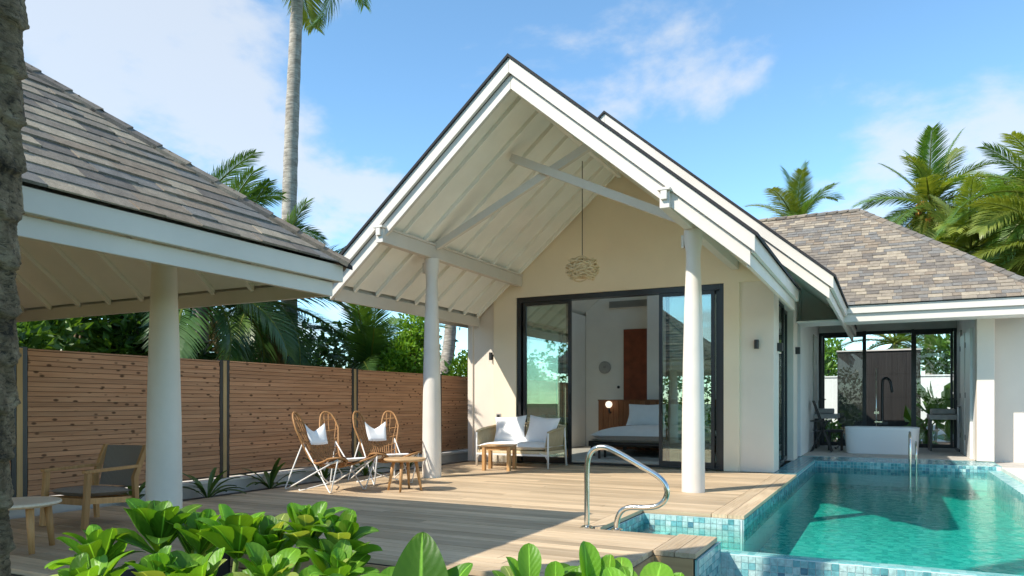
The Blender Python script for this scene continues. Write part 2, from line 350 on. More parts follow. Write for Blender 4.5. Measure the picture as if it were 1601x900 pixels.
def link(o, parent=None, local=False):
    COL.objects.link(o)
    if parent is not None:
        o.parent = parent
        if parent.type == 'EMPTY' and not local: o.location = -parent.location   # parts modelled in world coordinates
    return o
def thing(name, label, cat, loc=(0, 0, 0), rz=0, group=None):
    o = bpy.data.objects.new(name, None); COL.objects.link(o); o.empty_display_size = 0.1
    o.location = loc; o.rotation_euler = (0, 0, rz); return tag(o, label, cat, group)
def tag(o, label=None, cat=None, group=None, kind=None):
    if label: o['label'] = label
    if cat: o['category'] = cat
    if group: o['group'] = group
    if kind: o['kind'] = kind
    return o
def inst(name, me, parent, loc, rot=None, scale=(1, 1, 1), local=True):
    o = bpy.data.objects.new(name, me); COL.objects.link(o); o.parent = parent
    o.location = Vector(loc) if local or parent.type != 'EMPTY' else Vector(loc)-parent.location
    if rot is not None: o.rotation_euler = rot
    o.scale = scale; return o
def spline(pts, n=8, closed=False):
    pts = [Vector(p) for p in pts]; k = len(pts); out = []
    for i in range(k if closed else k-1):
        g = (lambda q: pts[q % k]) if closed else (lambda q: pts[max(0, min(k-1, q))])
        p0, p1, p2, p3 = g(i-1), g(i), g(i+1), g(i+2)
        for j in range(n):
            t = j/n; out.append(0.5*((2*p1)+(p2-p0)*t+(2*p0-5*p1+4*p2-p3)*t*t+(3*p1-p0-3*p2+p3)*t**3))
    if not closed: out.append(pts[-1])
    return out

def shingle_mesh(mi):
    b = MB()   # unit wedge: x -.5...5, y 0..1 (up the slope), thick at the bottom edge
    b.v = [(-.5, 0, 0), (.5, 0, 0), (.5, 1, 0), (-.5, 1, 0), (-.5, 0, 1), (.5, 0, 1), (.5, 1, .15), (-.5, 1, .15)]
    b.f = [(3, 2, 1, 0), (4, 5, 6, 7), (0, 1, 5, 4), (1, 2, 6, 5), (2, 3, 7, 6), (3, 0, 4, 7)]; b.mi = [0]*6
    return b.mesh('shingle', SHM[mi])
SHME = [shingle_mesh(i) for i in range(6)]
def shingles(parent, O, ud, sd, span, smax, expo, wr, thick, limit, key, rs):
    """rows of shingles on a plane; span(s)->(u0,u1); `limit` ones that score lowest by key become objects, rest one joined part"""
    O, ud, sd = Vector(O), Vector(ud).normalized(), Vector(sd).normalized(); n = ud.cross(sd).normalized()
    rot = Matrix((ud, sd, n)).transposed(); eul = rot.to_euler(); cells = []
    r = 0
    while r*expo < smax:
        s0 = r*expo; a, b2 = span(s0+expo*0.5)
        u = a-rs.uniform(0, wr[0])
        while u < b2:
            w = rs.uniform(*wr); ua, ub = max(u, a), min(u+w, b2)
            if ub-ua > 0.03: cells.append(((ua+ub)/2, s0, ub-ua))
            u += w
        r += 1
    cells.sort(key=lambda c: key(O+ud*c[0]+sd*c[1]))
    rest = MB(); cw = [3, 3, 3, 2, 3, 2]
    for i, (uc, s0, w) in enumerate(cells):
        P = O+ud*uc+sd*s0+n*0.004; th = thick*rs.choice((1, 1, 1.7)); sc3 = (w-0.004, expo*1.12, th); mi = rs.choices(range(6), cw)[0]
        if i < limit: inst('shingle', SHME[mi], parent, P, eul, sc3)
        else:
            o = len(rest.v); me = SHME[mi]
            for q in me.vertices: rest.v.append(tuple(P+rot @ Vector((q.co[0]*sc3[0], q.co[1]*sc3[1], q.co[2]*sc3[2]))))
            for p in me.polygons: rest.f.append(tuple(o+k for k in p.vertices)); rest.mi.append(mi)
    if rest.f: tag(rest.build('shingle_field', SHM, parent), kind='stuff')
def hip_caps(parent, A, B, step, w, rs, mname='hip_cap'):
    A, B = Vector(A), Vector(B); d = (B-A).normalized(); side = d.cross(Vector((0, 0, 1))).normalized(); up = side.cross(d); L_ = (B-A).length
    for i in range(int(L_/step)):
        p = A+d*(i*step); q = p+d*(step*1.15); b = MB()
        t0, t1 = 0.020, 0.006
        b.prism([p+side*w-up*0.045+up*t0, p+up*t0, p-side*w-up*0.045+up*t0, p-side*w-up*0.06, p-up*0.02, p+side*w-up*0.06], q-p-up*(t0-t1))
        b.build(mname, SHM[rs.choices(range(6), [4, 4, 2, 0, 4, 2])[0]], parent)
# ================================================================== SETTING
WL = -0.12                                   # water level
g_ = MB()
xs, ys = [-1500, -2.3, 1.6, 1500], [-1500, 4.7, 14.1, 1500]
for i in range(3):
    for j in range(3):
        if (i, j) != (1, 1): g_.face([(xs[i], ys[j], -0.5), (xs[i+1], ys[j], -0.5), (xs[i+1], ys[j+1], -0.5), (xs[i], ys[j+1], -0.5)])
tag(g_.build('ground', 'grass'), kind='structure')
b = MB(); b.prism([(-120, -6, -0.45), (-6.41, -6, -0.45), (-6.41, 17.2, -0.45), (-1.5, 17.2, -0.45), (-1.5, 19.2, -0.45), (120, 19.2, -0.45), (120, 160, -0.45), (-120, 160, -0.45)], (0, 0, 0.39))
tag(b.build('garden_ground', 'soil'), kind='structure')

# ---- deck
deck = tag(MB().box(-6.74, -4.2, 2.62, 11.19, -0.45, -0.034).box(-4.199, -2.06, 3.85, 11.19, -0.45, -0.034).box(-2.06, -1.43, 3.85, 5.62, -0.45, -0.034).box(-1.43, -1.152, 4.96, 5.62, -0.6, -0.034)
           .box(-2.06, -1.152, 6.815, 11.19, -1.45, -0.034).build('deck', 'dark_wood'), kind='structure')
cube = MB().box(-.5, .5, -.5, .5, -.5, .5)
PLX, PLY = cube.mesh('plank', 'deck_wood'), cube.mesh('plank', 'deck_wood_y')
PIT = 0.1222; rp = random.Random(3); y = 2.64
def plank_x(x0, x1, y0, w):
    inst('plank', PLX, deck, ((x0+x1)/2, y0+w/2, -0.016+rp.uniform(-.001, .001)), None, (x1-x0-0.004, w, 0.032))
while y < 11.05:
    yc = y+0.058
    segs = []
    left = -6.74 if yc < 4.75 else -6.4
    right = -1.425
    if yc < 3.84: right = -4.2
    if 5.60 < yc < 6.80: right = -2.205
    x = left; first = rp.uniform(0.8, 3.2)
    while x < right-0.01:
        e = x+(first if first else rp.uniform(2.4, 3.4)); first = None
        if e > right-0.6: e = right
        plank_x(x, e, y, 0.1155); x = e
    y += PIT
def plank_y(x0, x1, y0, y1): inst('plank', PLY, deck, ((x0+x1)/2, (y0+y1)/2, -0.0155), None, (x1-x0, y1-y0-0.004, 0.033))
for (a, c) in ((-1.42, -1.281), (-1.275, -1.136)):
    plank_y(a, c, 4.93, 5.635); plank_y(a, c, 6.795, 9.0); plank_y(a, c, 9.0, 11.04)
plank_y(-2.20, -2.061, 5.64, 6.79)
for z0, z1 in ((-0.165, -0.036), (-0.30, -0.175)):
    MB().box(-4.19, -1.43, 3.818, 3.846, z0, z1).build('riser_board', 'step_side', deck)
    MB().box(-1.428, -1.155, 4.93, 4.956, z0, z1).build('riser_board', 'step_side', deck)
    MB().box(-1.428, -1.406, 3.83, 4.90, z0, z1).build('riser_board', 'step_side', deck)
    MB().box(-6.74, -4.205, 2.59, 2.618, z0, z1).build('riser_board', 'step_side', deck)
ld = tag(MB().box(-6.9, -4.0, 0.8, 2.585, -0.49, -0.33).build('lower_deck', 'dark_wood'), kind='structure')
for k in range(14): inst('plank', PLX, ld, (-5.45, 0.88+k*PIT, -0.316), None, (2.9, 0.116, 0.026))

# ---- pool
pool = MB()
F_ = pool.face
def pw(x0, y0, x1, y1, z0, z1): F_([(x0, y0, z0), (x1, y1, z0), (x1, y1, z1), (x0, y0, z1)])
ZB = -0.47
F_([(-2.06, 5.62, ZB), (1.42, 5.62, ZB), (1.42, 14.02, ZB), (-2.06, 14.02, ZB)])
pw(-1.15, 14.0, -1.15, 6.80, ZB, -0.034); pw(-1.15, 6.80, -2.05, 6.80, ZB, -0.034); pw(-2.05, 6.80, -2.05, 5.635, ZB, -0.034)
pw(-2.05, 5.635, -1.148, 5.635, ZB, -0.034); pw(1.41, 5.84, 1.41, 14.0, ZB, -0.07); pw(-1.15, 14.0, 1.41, 14.0, ZB, -0.01)
pool.box(-1.146, 1.56, 5.712, 5.845, -1.4, WL-0.008)                       # weir wall
pool.box(-2.045, -1.80, 5.64, 6.795, ZB, -0.20).box(-1.80, -1.55, 5.64, 6.795, ZB, -0.28).box(-1.55, -1.30, 5.64, 6.795, ZB, -0.37)   # steps
pool.box(-1.50, -1.153, 11.05, 15.18, -0.5, -0.012)                        # tiled ledge along the house
pool.box(-1.151, 1.62, 14.003, 15.18, -0.5, -0.012).box(1.412, 1.60, 5.85, 14.0, -1.4, -0.07)
pool.box(-1.146, -1.13, 4.96, 5.70, -0.9, -0.045)
pool = tag(pool.build('pool', 'pool_tiling'), kind='structure')
P_ = 0.0515
def tile_mesh(mi, w=0.0475, t=0.005): return MB().box(-w/2, w/2, -t, 0, -w/2, w/2).mesh('tile', TLM[mi])
TM = [tile_mesh(i) for i in range(6)]; rt = random.Random(11)
MB().box(-1.13, 1.56, 5.7105, 5.7118, -0.75, WL-0.012).build('grout_bed', 'grout', pool)
k = 0
for r_ in range(6):
    for c_ in range(52):
        if k >= 300: break
        inst('tile', TM[rt.choices(range(6), [1, 2, 4, 5, 1, 4])[0]], pool, (-1.103+c_*P_, 5.7108, WL-0.04-r_*P_)); k += 1
def tile_field(name, O, ud, n_, nu, nz, weights):
    b = MB(); ud = Vector(ud); n_ = Vector(n_); O = Vector(O)
    for r_ in range(nz):
        for c_ in range(nu):
            p = O+ud*(c_*P_+P_/2)+Vector((0, 0, -(r_*P_+P_/2))); h = 0.0237
            b.prism([p-ud*h+Vector((0, 0, -h)), p+ud*h+Vector((0, 0, -h)), p+ud*h+Vector((0, 0, h)), p-ud*h+Vector((0, 0, h))], n_*0.006, rt.choices(range(6), weights)[0])
    tag(b.build(name, TLM, pool), kind='stuff')
wts = [1, 2, 4, 5, 1, 4]
MB().box(-2.045, -1.152, 6.792, 6.799, -0.6, -0.036).build('grout_bed', 'grout', pool)
tile_field('wall_tiles', (-2.045, 6.791, -0.036), (1, 0, 0), (0, -1, 0), 17, 9, wts)
MB().box(-2.049, -2.043, 5.64, 6.79, -0.5, -0.036).build('grout_bed', 'grout', pool)
tile_field('wall_tiles', (-2.0425, 5.64, -0.036), (0, 1, 0), (1, 0, 0), 22, 6, [4, 3, 1, 0, 3, 0])
MB().box(-1.13, -1.124, 4.96, 5.70, -0.7, -0.045).build('grout_bed', 'grout', pool)
tile_field('wall_tiles', (-1.1235, 4.96, -0.045), (0, 1, 0), (1, 0, 0), 14, 10, [2, 3, 4, 3, 1, 2])
MB().box(-1.149, -1.143, 6.80, 14.0, -0.5, -0.036).build('grout_bed', 'grout', pool)
tile_field('wall_tiles', (-1.1425, 6.80, -0.036), (0, 1, 0), (1, 0, 0), 139, 4, [4, 4, 1, 0, 4, 0])
MB().box(-1.15, 1.60, 13.99, 13.998, -0.4, -0.012).build('grout_bed', 'grout', pool)
tile_field('wall_tiles', (-1.14, 13.989, -0.012), (1, 0, 0), (0, -1, 0), 52, 4, [4, 4, 2, 1, 3, 1])
b = MB()
for iy in range(22):
    for ix in range(53):
        x0, y0 = -1.147+ix*P_, 14.01+iy*P_; b.box(x0, x0+0.047, y0, y0+0.047, -0.012, -0.006, rt.choices(range(6), [3, 3, 2, 1, 3, 1])[0])
for iy in range(76):
    for ix in range(6):
        x0, y0 = -1.495+ix*P_*1.08, 11.06+iy*P_; b.box(x0, x0+0.049, y0, y0+0.047, -0.012, -0.006, rt.choices(range(6), [4, 3, 1, 0, 4, 0])[0])
tag(b.build('ledge_tiles', TLM, pool), kind='stuff')
b = MB().prism([(1.415, 5.7135, -0.48), (1.415, 14.003, -0.48), (-1.153, 14.003, -0.48), (-1.153, 6.803, -0.48), (-2.053, 6.803, -0.48), (-2.053, 5.632, -0.48), (-1.144, 5.632, -0.48), (-1.144, 5.7135, -0.48)], (0, 0, 0.48+WL))
tag(b.build('pool_water', 'water'), kind='structure')
tag(MB().box(1.602, 9, 4.0, 14.0, -0.5, -0.02).build('terrace', 'stone_light'), kind='structure')
tag(MB().box(1.625, 9, 14.005, 15.9, -0.5, -0.03).build('path', 'stone_floor'), kind='structure')

# ================================================================== VILLA
villa = thing('villa', 'cream villa with tall white gabled porch on two round columns', 'house', (-3.8, 12, 0))
XR, SL = -3.74, 0.85
def gable_roof(parent, xr, y0, y1, zt, half, raft_y, raft_from, lower_set=0.05, hole=None):
    roof = MB()
    for s in (-1, 1):
        e = (xr+s*(half+0.03), zt-SL*(half+0.03)); top = [(xr, y0-0.025, zt), (e[0], y0-0.025, e[1]), (e[0], y0-0.025, e[1]-0.035), (xr, y0-0.025, zt-0.035)]
        if s > 0 and hole:
            slab = lambda xa, xb, ya, yb: roof.prism([(xa, ya, zt-SL*(xa-xr)), (xb, ya, zt-SL*(xb-xr)), (xb, ya, zt-SL*(xb-xr)-0.035), (xa, ya, zt-SL*(xa-xr)-0.035)], (0, yb-ya, 0))
            hx0, hx1, hy0, hy1 = hole
            slab(xr, e[0], y0-0.025, hy0); slab(xr, e[0], hy1, y1); slab(xr, hx0, hy0, hy1); slab(hx1, e[0], hy0, hy1)
        else: roof.prism(top if s > 0 else top[::-1], (0, y1-y0+0.025, 0))
    roof = roof.build('roof', 'roof_edge', parent)
    u0, u1, l1 = -0.037, -0.20, -0.365
    for s in (-1, 1):
        def rake(z0, z1, hf, ya, yb, nm):
            p = [(xr+s*0.0005, ya, zt+z0), (xr+s*hf, ya, zt-SL*hf+z0), (xr+s*hf, ya, zt-SL*hf+z1), (xr+s*0.0005, ya, zt+z1)]
            MB().prism(p if s > 0 else p[::-1], (0, yb-ya, 0)).build(nm, 'trim', parent, bevel=0.004)
        rake(u0, u1, half, y0, y0+0.045, 'rake_board'); rake(u1-0.004, l1, half-lower_set, y0+0.05, y0+0.10, 'rake_board')
        def eave(z0, z1, hf, ya, nm):
            xa = xr+s*hf; ze = zt-SL*hf; x0, x1 = sorted((xa, xa-s*0.04))
            MB().box(x0, x1, ya, y1, ze+z1, ze+z0).build(nm, 'trim', parent, bevel=0.004)
        eave(u0-0.006, u1, half-0.001, y0+0.0455, 'eave_board'); eave(u1-0.004, l1, half-lower_set-0.001, y0+0.1005, 'eave_board')
        so, hf = -0.20, half-0.10
        p = [(xr, y0+0.101, zt+so), (xr+s*hf, y0+0.101, zt-SL*hf+so), (xr+s*hf, y0+0.101, zt-SL*hf+so+0.02), (xr, y0+0.101, zt+so+0.02)]
        if s > 0 and hole:
            sb = MB(); hx0, hx1, hy0, hy1 = hole
            slab = lambda xa, xb, ya, yb: sb.prism([(xa, ya, zt-SL*(xa-xr)+so), (xb, ya, zt-SL*(xb-xr)+so), (xb, ya, zt-SL*(xb-xr)+so+0.02), (xa, ya, zt-SL*(xa-xr)+so+0.02)], (0, yb-ya, 0))
            slab(xr, xr+hf, y0+0.101, hy0); slab(xr, xr+hf, hy1, y1-0.001); slab(xr, hx0, hy0, hy1); slab(hx1, xr+hf, hy0, hy1); sb.build('soffit', 'soffit', parent)
            sk = MB(); z_ = lambda x: zt-SL*(x-xr)
            for ya, yb in ((hy0-0.04, hy0), (hy1, hy1+0.04)): sk.prism([(hx0, ya, z_(hx0)+0.04), (hx1, ya, z_(hx1)+0.04), (hx1, ya, z_(hx1)-0.21), (hx0, ya, z_(hx0)-0.21)], (0, yb-ya, 0))
            sk = sk.build('added_skylight', 'white_paint', parent)  # unseen roof opening, added only to let daylight into the bedroom
            MB().prism([(hx0, hy0, z_(hx0)+0.02), (hx1, hy0, z_(hx1)+0.02), (hx1, hy0, z_(hx1)+0.012), (hx0, hy0, z_(hx0)+0.012)], (0, hy1-hy0, 0)).build('pane', 'glass_clear', sk)
        else: MB().prism(p if s > 0 else p[::-1], (0, y1-y0-0.102, 0)).build('soffit', 'soffit', parent)
        for ry in raft_y:
            if s*raft_from > 0 and False: continue
            p = [(xr+s*0.02, ry, zt+so-0.001-SL*0.02), (xr+s*(hf-0.005), ry, zt-SL*(hf-0.005)+so-0.001), (xr+s*(hf-0.005), ry, zt-SL*(hf-0.005)+so-0.065), (xr+s*0.02, ry, zt+so-0.065-SL*0.02)]
            MB().prism(p if s > 0 else p[::-1], (0, 0.05, 0)).build('rafter', 'soffit', parent)
    return roof
pr = gable_roof(villa, XR, 7.30, 11.14, 4.86, 2.62, [7.75, 8.22, 8.69, 9.16, 9.63, 10.10, 10.57, 11.02], 1)
mr_ = gable_roof(villa, -3.77, 10.50, 18.2, 5.36, 3.14, [10.9], 1, hole=(-3.45, -1.95, 12.0, 15.2))  # hole cut for the roof glazing added to brighten the bedroom
MB().box(XR-0.03, XR+0.03, 7.42, 11.1, 4.52, 4.63).build('ridge_beam', 'soffit', villa)
for px in (-5.50, -1.99):
    p = MB().box(px-0.05, px+0.05, 7.30, 11.138, 2.95, 3.12).box(px-0.065, px+0.065, 7.26, 11.138, 3.121, 3.15).box(px-0.032, px+0.032, 7.265, 7.30, 3.03, 3.12)
    p.build('purlin', 'trim', villa, bevel=0.005)
MB().bar((-1.99-0.05, 8.42, 3.06), (-4.27, 8.42, 4.12), 0.07, 0.10).build('brace', 'trim', villa, bevel=0.004)
MB().bar((-5.45, 8.50, 3.12), (-3.24, 8.50, 4.14), 0.07, 0.10).build('brace', 'trim', villa, bevel=0.004)
COLP = [(0.128, 0), (0.128, 0.25), (0.124, 0.8), (0.113, 1.5), (0.098, 2.1), (0.083, 2.5), (0.078, 2.62), (0.083, 2.72), (0.098, 2.80), (0.104, 2.86), (0.104, 2.948)]
def column(parent, x, y, prof=COLP, z0=0):
    c = MB().lathe(prof, (x, y, z0), 32).build('column', 'column', parent, smooth=True, angle=50)
    return c
for cx, cy in ((-5.50, 8.46), (-1.96, 8.40)):
    c = column(villa, cx, cy)
    MB().box(cx-0.13, cx-0.098, cy-0.035, cy+0.035, 2.76, 2.90).build('bracket', 'trim', c, bevel=0.004)
# walls
def gz(x, xr=XR, a=4.655): return a-SL*abs(x-xr)
wy0, wy1, dz = 11.15, 11.40, 2.77
xl, xr_ = -6.0, -1.93
w = MB()
w.prism([(xl, wy0, 0), (-5.575, wy0, 0), (-5.575, wy0, dz), (xl, wy0, dz)], (0, wy1-wy0, 0))
w.prism([(-2.155, wy0, 0), (xr_, wy0, 0), (xr_, wy0, dz), (-2.155, wy0, dz)], (0, wy1-wy0, 0))
w.prism([(-5.97, wy0, dz), (-1.51, wy0, dz), (XR, wy0, gz(XR)+0.01)], (0, wy1-wy0, 0))
w.build('wall', 'stucco', villa)
MB().box(-6.42, xl-0.001, 11.20, 11.40, 0, 2.9).build('wall', 'stucco_out', villa)
MB().box(xr_+0.001, -1.46, 11.20, 11.40, 0, 2.9).build('wall', 'stucco_out', villa)
MB().box(-6.52, -6.421, 11.17, 11.42, 0, 2.7).build('pilaster', 'stucco_out', villa, bevel=0.004)
MB().prism([(-6.2, 11.404, 2.78), (-1.4, 11.404, 2.78), (XR, 11.404, 4.9)], (0, 0.02, 0)).build('wall', 'inner_wall', villa)
MB().box(-6.42, -6.22, 11.401, 11.7, 0, 2.9).box(-6.42, -6.22, 14.9, 17.0, 0, 2.9).box(-6.42, -6.22, 11.7, 14.9, 0, 0.1).box(-6.42, -6.22, 11.7, 14.9, 2.6, 2.9).build('wall', 'stucco_out', villa)  # left wall with a gap for the added side glazing
MB().box(-6.219, -6.2, 14.92, 15.98, 0.02, 3.0).build('wall', 'inner_wall', villa)
wf = MB().box(-6.36, -6.30, 11.7, 11.76, 0.1, 2.6).box(-6.36, -6.30, 14.84, 14.9, 0.1, 2.6).box(-6.36, -6.30, 11.76, 14.84, 0.1, 0.16).box(-6.36, -6.30, 11.76, 14.84, 2.54, 2.6).build('added_window', 'black_metal', villa)  # added on the unseen left wall to bring more light into the bedroom
MB().box(-6.335, -6.327, 11.75, 14.85, 0.15, 2.55).build('pane', 'glass_clear', wf)
MB().box(-1.70, -1.46, 11.401, 11.76, 0, 3.18).build('wall', 'stucco_out', villa)
MB().box(-1.70, -1.46, 11.761, 13.699, 2.60, 3.18).build('wall', 'stucco_out', villa)
MB().box(-1.70, -1.46, 13.70, 14.32, 0, 3.18).build('wall', 'stucco_out', villa)
MB().box(-1.70, -1.50, 14.321, 14.88, 2.45, 3.18).build('wall', 'stucco_out', villa)
MB().box(-1.70, -1.46, 14.881, 19.2, 0, 3.18).build('wall', 'white_wall', villa)
d_ = MB().box(-1.58, -1.53, 14.325, 14.875, 0, 2.445).build('door', 'frame_brown', villa)
MB().tube([(-1.525, 14.42, 1.0), (-1.49, 14.42, 1.0), (-1.49, 14.53, 1.0)], 0.01, 6).build('handle', 'black_metal', d_)
MB().prism([(-6.42, 16.9, 0), (-1.7, 16.9, 0), (-1.7, 16.9, 3.2), (-3.77, 16.9, 5.05), (-6.42, 16.9, 3.0)], (0, 0.2, 0)).build('wall', 'inner_wall', villa)
MB().prism([(-6.2, 16.0, 0), (-1.71, 16.0, 0), (-1.71, 16.0, 3.3), (-3.77, 16.0, 5.05), (-6.2, 16.0, 3.1)], (0, 0.15, 0)).build('wall', 'inner_wall', villa)
MB().box(-4.62, -4.20, 15.55, 15.999, 0.013, 3.9).build('wall', 'inner_wall', villa)
dr = MB().box(-5.28, -4.70, 15.96, 15.998, 0.013, 2.65).build('door', 'door_red', villa)
MB().box(-6.4, -1.7, 11.41, 16.9, -0.2, 0.012).build('floor', 'inner_floor', villa)
v_ = MB().box(-5.62, -4.68, 15.93, 15.999, 3.13, 3.30).build('air_vent', 'inner_wall', villa)
for k in range(7): MB().bar((-5.60, 15.915, 3.15+k*0.0215), (-4.70, 15.915, 3.15+k*0.0215), 0.02, 0.008).build('slat', 'vent_grey', v_)
MB().box(-5.61, -4.69, 15.926, 15.9295, 3.14, 3.29).build('vent_back', 'vent_grey', v_)
# sliding doors: outer frame, three leaves and the side pair
fr_ = MB().box(-5.574, -5.50, 11.19, 11.36, 0, dz).box(-2.225, -2.156, 11.19, 11.36, 0, dz).box(-5.499, -2.226, 11.19, 11.36, dz-0.085, dz-0.001).box(-5.499, -2.226, 11.19, 11.36, 0.0125, 0.035)
fr_.build('door_frame', 'black_metal', villa)
def leaf_door(x0, x1, y, z1=dz-0.09, gm='glass', handle=None, st=0.05):
    z0 = 0.036
    f = MB().box(x0, x0+st, y, y+0.045, z0, z1).box(x1-st, x1, y, y+0.045, z0, z1).box(x0+st, x1-st, y, y+0.045, z0, z0+0.075).box(x0+st, x1-st, y, y+0.045, z1-0.05, z1)
    f = f.build('sliding_door', 'black_metal', villa)
    MB().box(x0+st-0.004, x1-st+0.004, y+0.019, y+0.027, z0+0.07, z1-0.046).build('pane', gm, f)
    if handle: MB().box(handle-0.012, handle+0.012, y-0.035, y-0.002, 0.85, 1.15).build('handle', 'black_metal', f)
leaf_door(-5.46, -4.60, 11.20, handle=-4.625); leaf_door(-5.49, -4.66, 11.26)
leaf_door(-3.14, -2.30, 11.20, handle=-3.115); leaf_door(-3.05, -2.235, 11.26)
def side_door(y0, y1, x, st=0.055):
    z0, z1 = 0.02, 2.59
    f = MB().box(x-0.045, x, y0, y0+st, z0, z1).box(x-0.045, x, y1-st, y1, z0, z1).box(x-0.045, x, y0+st, y1-st, z0, z0+0.07).box(x-0.045, x, y0+st, y1-st, z1-0.05, z1).build('sliding_door', 'black_metal', villa)
    MB().box(x-0.027, x-0.019, y0+st-0.004, y1-st+0.004, z0+0.066, z1-0.046).build('pane', 'glass', f)
side_door(11.77, 12.75, -1.50); side_door(12.70, 13.69, -1.56)

# ================================================================== BATHROOM WING
bath = thing('bathroom_wing', 'low wing with hipped shingle roof and open bathroom behind the pool', 'house', (0, 16.8, 0))
BE, BZ, BS, BRY, BCX = 14.0, 2.70, 0.80, 16.84, 2.32
bt = BRY-BE; brz = BZ+bt*BS
rf = MB()
ax = BCX-bt
up = Vector((0, 0, -0.03))
rf.face([(-0.72, BE, BZ), (BCX, BE, BZ), (ax, BRY, brz), (-3.4, BRY, brz)]).face([(BCX, BE, BZ), (BCX, BE+2*bt, BZ), (ax, BRY, brz)])
rf.face([(BCX, BE+2*bt, BZ), (-3.4, BE+2*bt, BZ), (-3.4, BRY, brz), (ax, BRY, brz)])
rf.box(-0.6, BCX, BE, BE+0.03, BZ-0.03, BZ-0.001)
rf = rf.build('roof', 'roof_edge', bath)
cs_ = math.hypot(1, BS)
def bspan(s):
    t = s/cs_; z = BZ+t*BS; return (-0.60-(z-BZ)/SL-0.02, BCX+0.02-t)
shingles(rf, (0, BE-0.03, BZ-0.024), (1, 0, 0), (0, 1, BS), bspan, (bt+0.02)*cs_, 0.105, (0.12, 0.27), 0.008, 300, lambda p: p.length, random.Random(5))
hip_caps(rf, (BCX+0.02, BE-0.02, BZ+0.0), (ax, BRY, brz+0.02), 0.20, 0.10, random.Random(8))
hip_caps(rf, (ax, BRY, brz+0.02), (-2.6, BRY, brz+0.02), 0.20, 0.10, random.Random(9))
MB().box(-0.66, BCX-0.03, BE+0.005, BE+0.045, BZ-0.16, BZ-0.031).build('eave_board', 'trim', bath, bevel=0.004)
MB().box(-0.70, BCX-0.08, BE+0.055, BE+0.10, BZ-0.30, BZ-0.161).build('eave_board', 'trim', bath, bevel=0.004)
MB().box(BCX-0.075, BCX-0.035, BE+0.05, BE+5.6, BZ-0.16, BZ-0.031).build('eave_board', 'trim', bath)
MB().box(-1.455, BCX-0.09, BE+0.105, 14.999, 2.44, 2.46).build('soffit', 'soffit', bath)
MB().box(-1.455, 1.36, 15.2, 19.3, 2.96, 3.0).build('ceiling', 'white_wall', bath)
MB().box(-1.455, 1.36, 15.0, 15.2, 2.47, 3.2).build('lintel', 'white_wall', bath)
MB().box(-1.455, 1.36, 19.0, 19.2, 2.66, 2.959).build('lintel', 'grey_plaster', bath)
MB().box(1.361, 1.62, 14.95, 15.30, 0, 3.2).build('pier', 'stucco_out', bath, bevel=0.01)
MB().box(1.361, 1.56, 15.301, 19.2, 0, 3.2).build('wall', 'white_wall', bath)
MB().box(1.621, 7.0, 15.45, 15.65, -0.03, 2.75).build('wall', 'stucco_out', bath)
MB().box(-1.459, 1.36, 15.19, 19.3, -0.3, 0.0).build('floor', 'stone_floor', bath)
for k, (y0, y1) in enumerate(((15.6, 16.5), (16.7, 17.6))):
    d_ = MB().box(1.315, 1.36, y0, y1, 0.001, 2.35).build('door', 'white_paint', bath, bevel=0.004)
    for zz in (0.3, 1.1, 2.05): MB().box(1.305, 1.3145, y1-0.06, y1-0.02, zz, zz+0.1).build('hinge', 'dark_box', d_)
gy = 19.0
gf = MB().box(-1.455, -1.39, gy, gy+0.09, 0.001, 2.655).box(1.295, 1.355, gy, gy+0.09, 0.001, 2.655).box(-1.389, 1.294, gy, gy+0.09, 2.585, 2.655).box(-1.389, 1.294, gy, gy+0.09, 0.001, 0.04).build('window_frame', 'black_metal', bath)
def bleaf(x0, x1, y):
    f = MB()
    for q in (x0, x1-0.05): f.box(q, q+0.05, y, y+0.04, 0.041, 2.58)
    f.box(x0+0.05, x1-0.05, y, y+0.04, 0.041, 0.09).box(x0+0.05, x1-0.05, y, y+0.04, 2.53, 2.58)
    f = f.build('sliding_door', 'black_metal', bath); MB().box(x0+0.046, x1-0.046, y+0.016, y+0.022, 0.086, 2.534).build('pane', 'glass_clear', f)
bleaf(-1.38, -0.46, 18.93); bleaf(-1.22, -0.40, 18.98) if False else None
bleaf(0.52, 1.28, 18.93)
MB().box(-0.52, -0.44, 18.88, 18.925, 0.001, 2.655).build('mullion', 'black_metal', bath)
MB().box(0.47, 0.53, 18.88, 18.925, 0.001, 2.655).build('mullion', 'black_metal', bath)
for x0, x1, lab in ((-1.455, -1.435, 'l'), (1.34, 1.3605, 'r')):
    if lab == 'l': MB().box(x0, x1, 17.4, 18.3, 1.0, 2.5).build('mirror', 'vent_grey', bath)
    else: MB().box(1.33, 1.3595, 17.75, 18.6, 0.95, 2.5).build('mirror', 'vent_grey', bath)

# ================================================================== PAVILION
pav = thing('pavilion', 'open pavilion with hipped shingle roof and cream eaves at left', 'pavilion', (-5.85, 2.32, 0))
PX, PY, PH, PZ, PS = -3.70, 4.46, 2.15, 2.075, 0.80
cxp, cyp = PX-PH, PY-PH; pz = PZ+PH*PS
A_ = [(PX, PY), (PX-2*PH, PY), (PX-2*PH, PY-2*PH), (PX, PY-2*PH)]
rf = MB()
for i in range(4):
    p, q = A_[i], A_[(i+1) % 4]; rf.face([(q[0], q[1], PZ), (p[0], p[1], PZ), (cxp, cyp, pz)])
rf.prism([(x_, y_, PZ-0.035) for x_, y_ in A_[::-1]], (0, 0, 0.034)) if False else None
rf = rf.build('roof', 'roof_edge', pav)
ps_ = math.hypot(1, PS)
shingles(rf, (PX+0.03, PY-PH, PZ-0.024), (0, 1, 0), (-1, 0, PS), lambda s: (-(PH+0.03-s/ps_), PH+0.03-s/ps_), PH*ps_, 0.128, (0.17, 0.38), 0.0095, 260, lambda p: -p.y, random.Random(21))
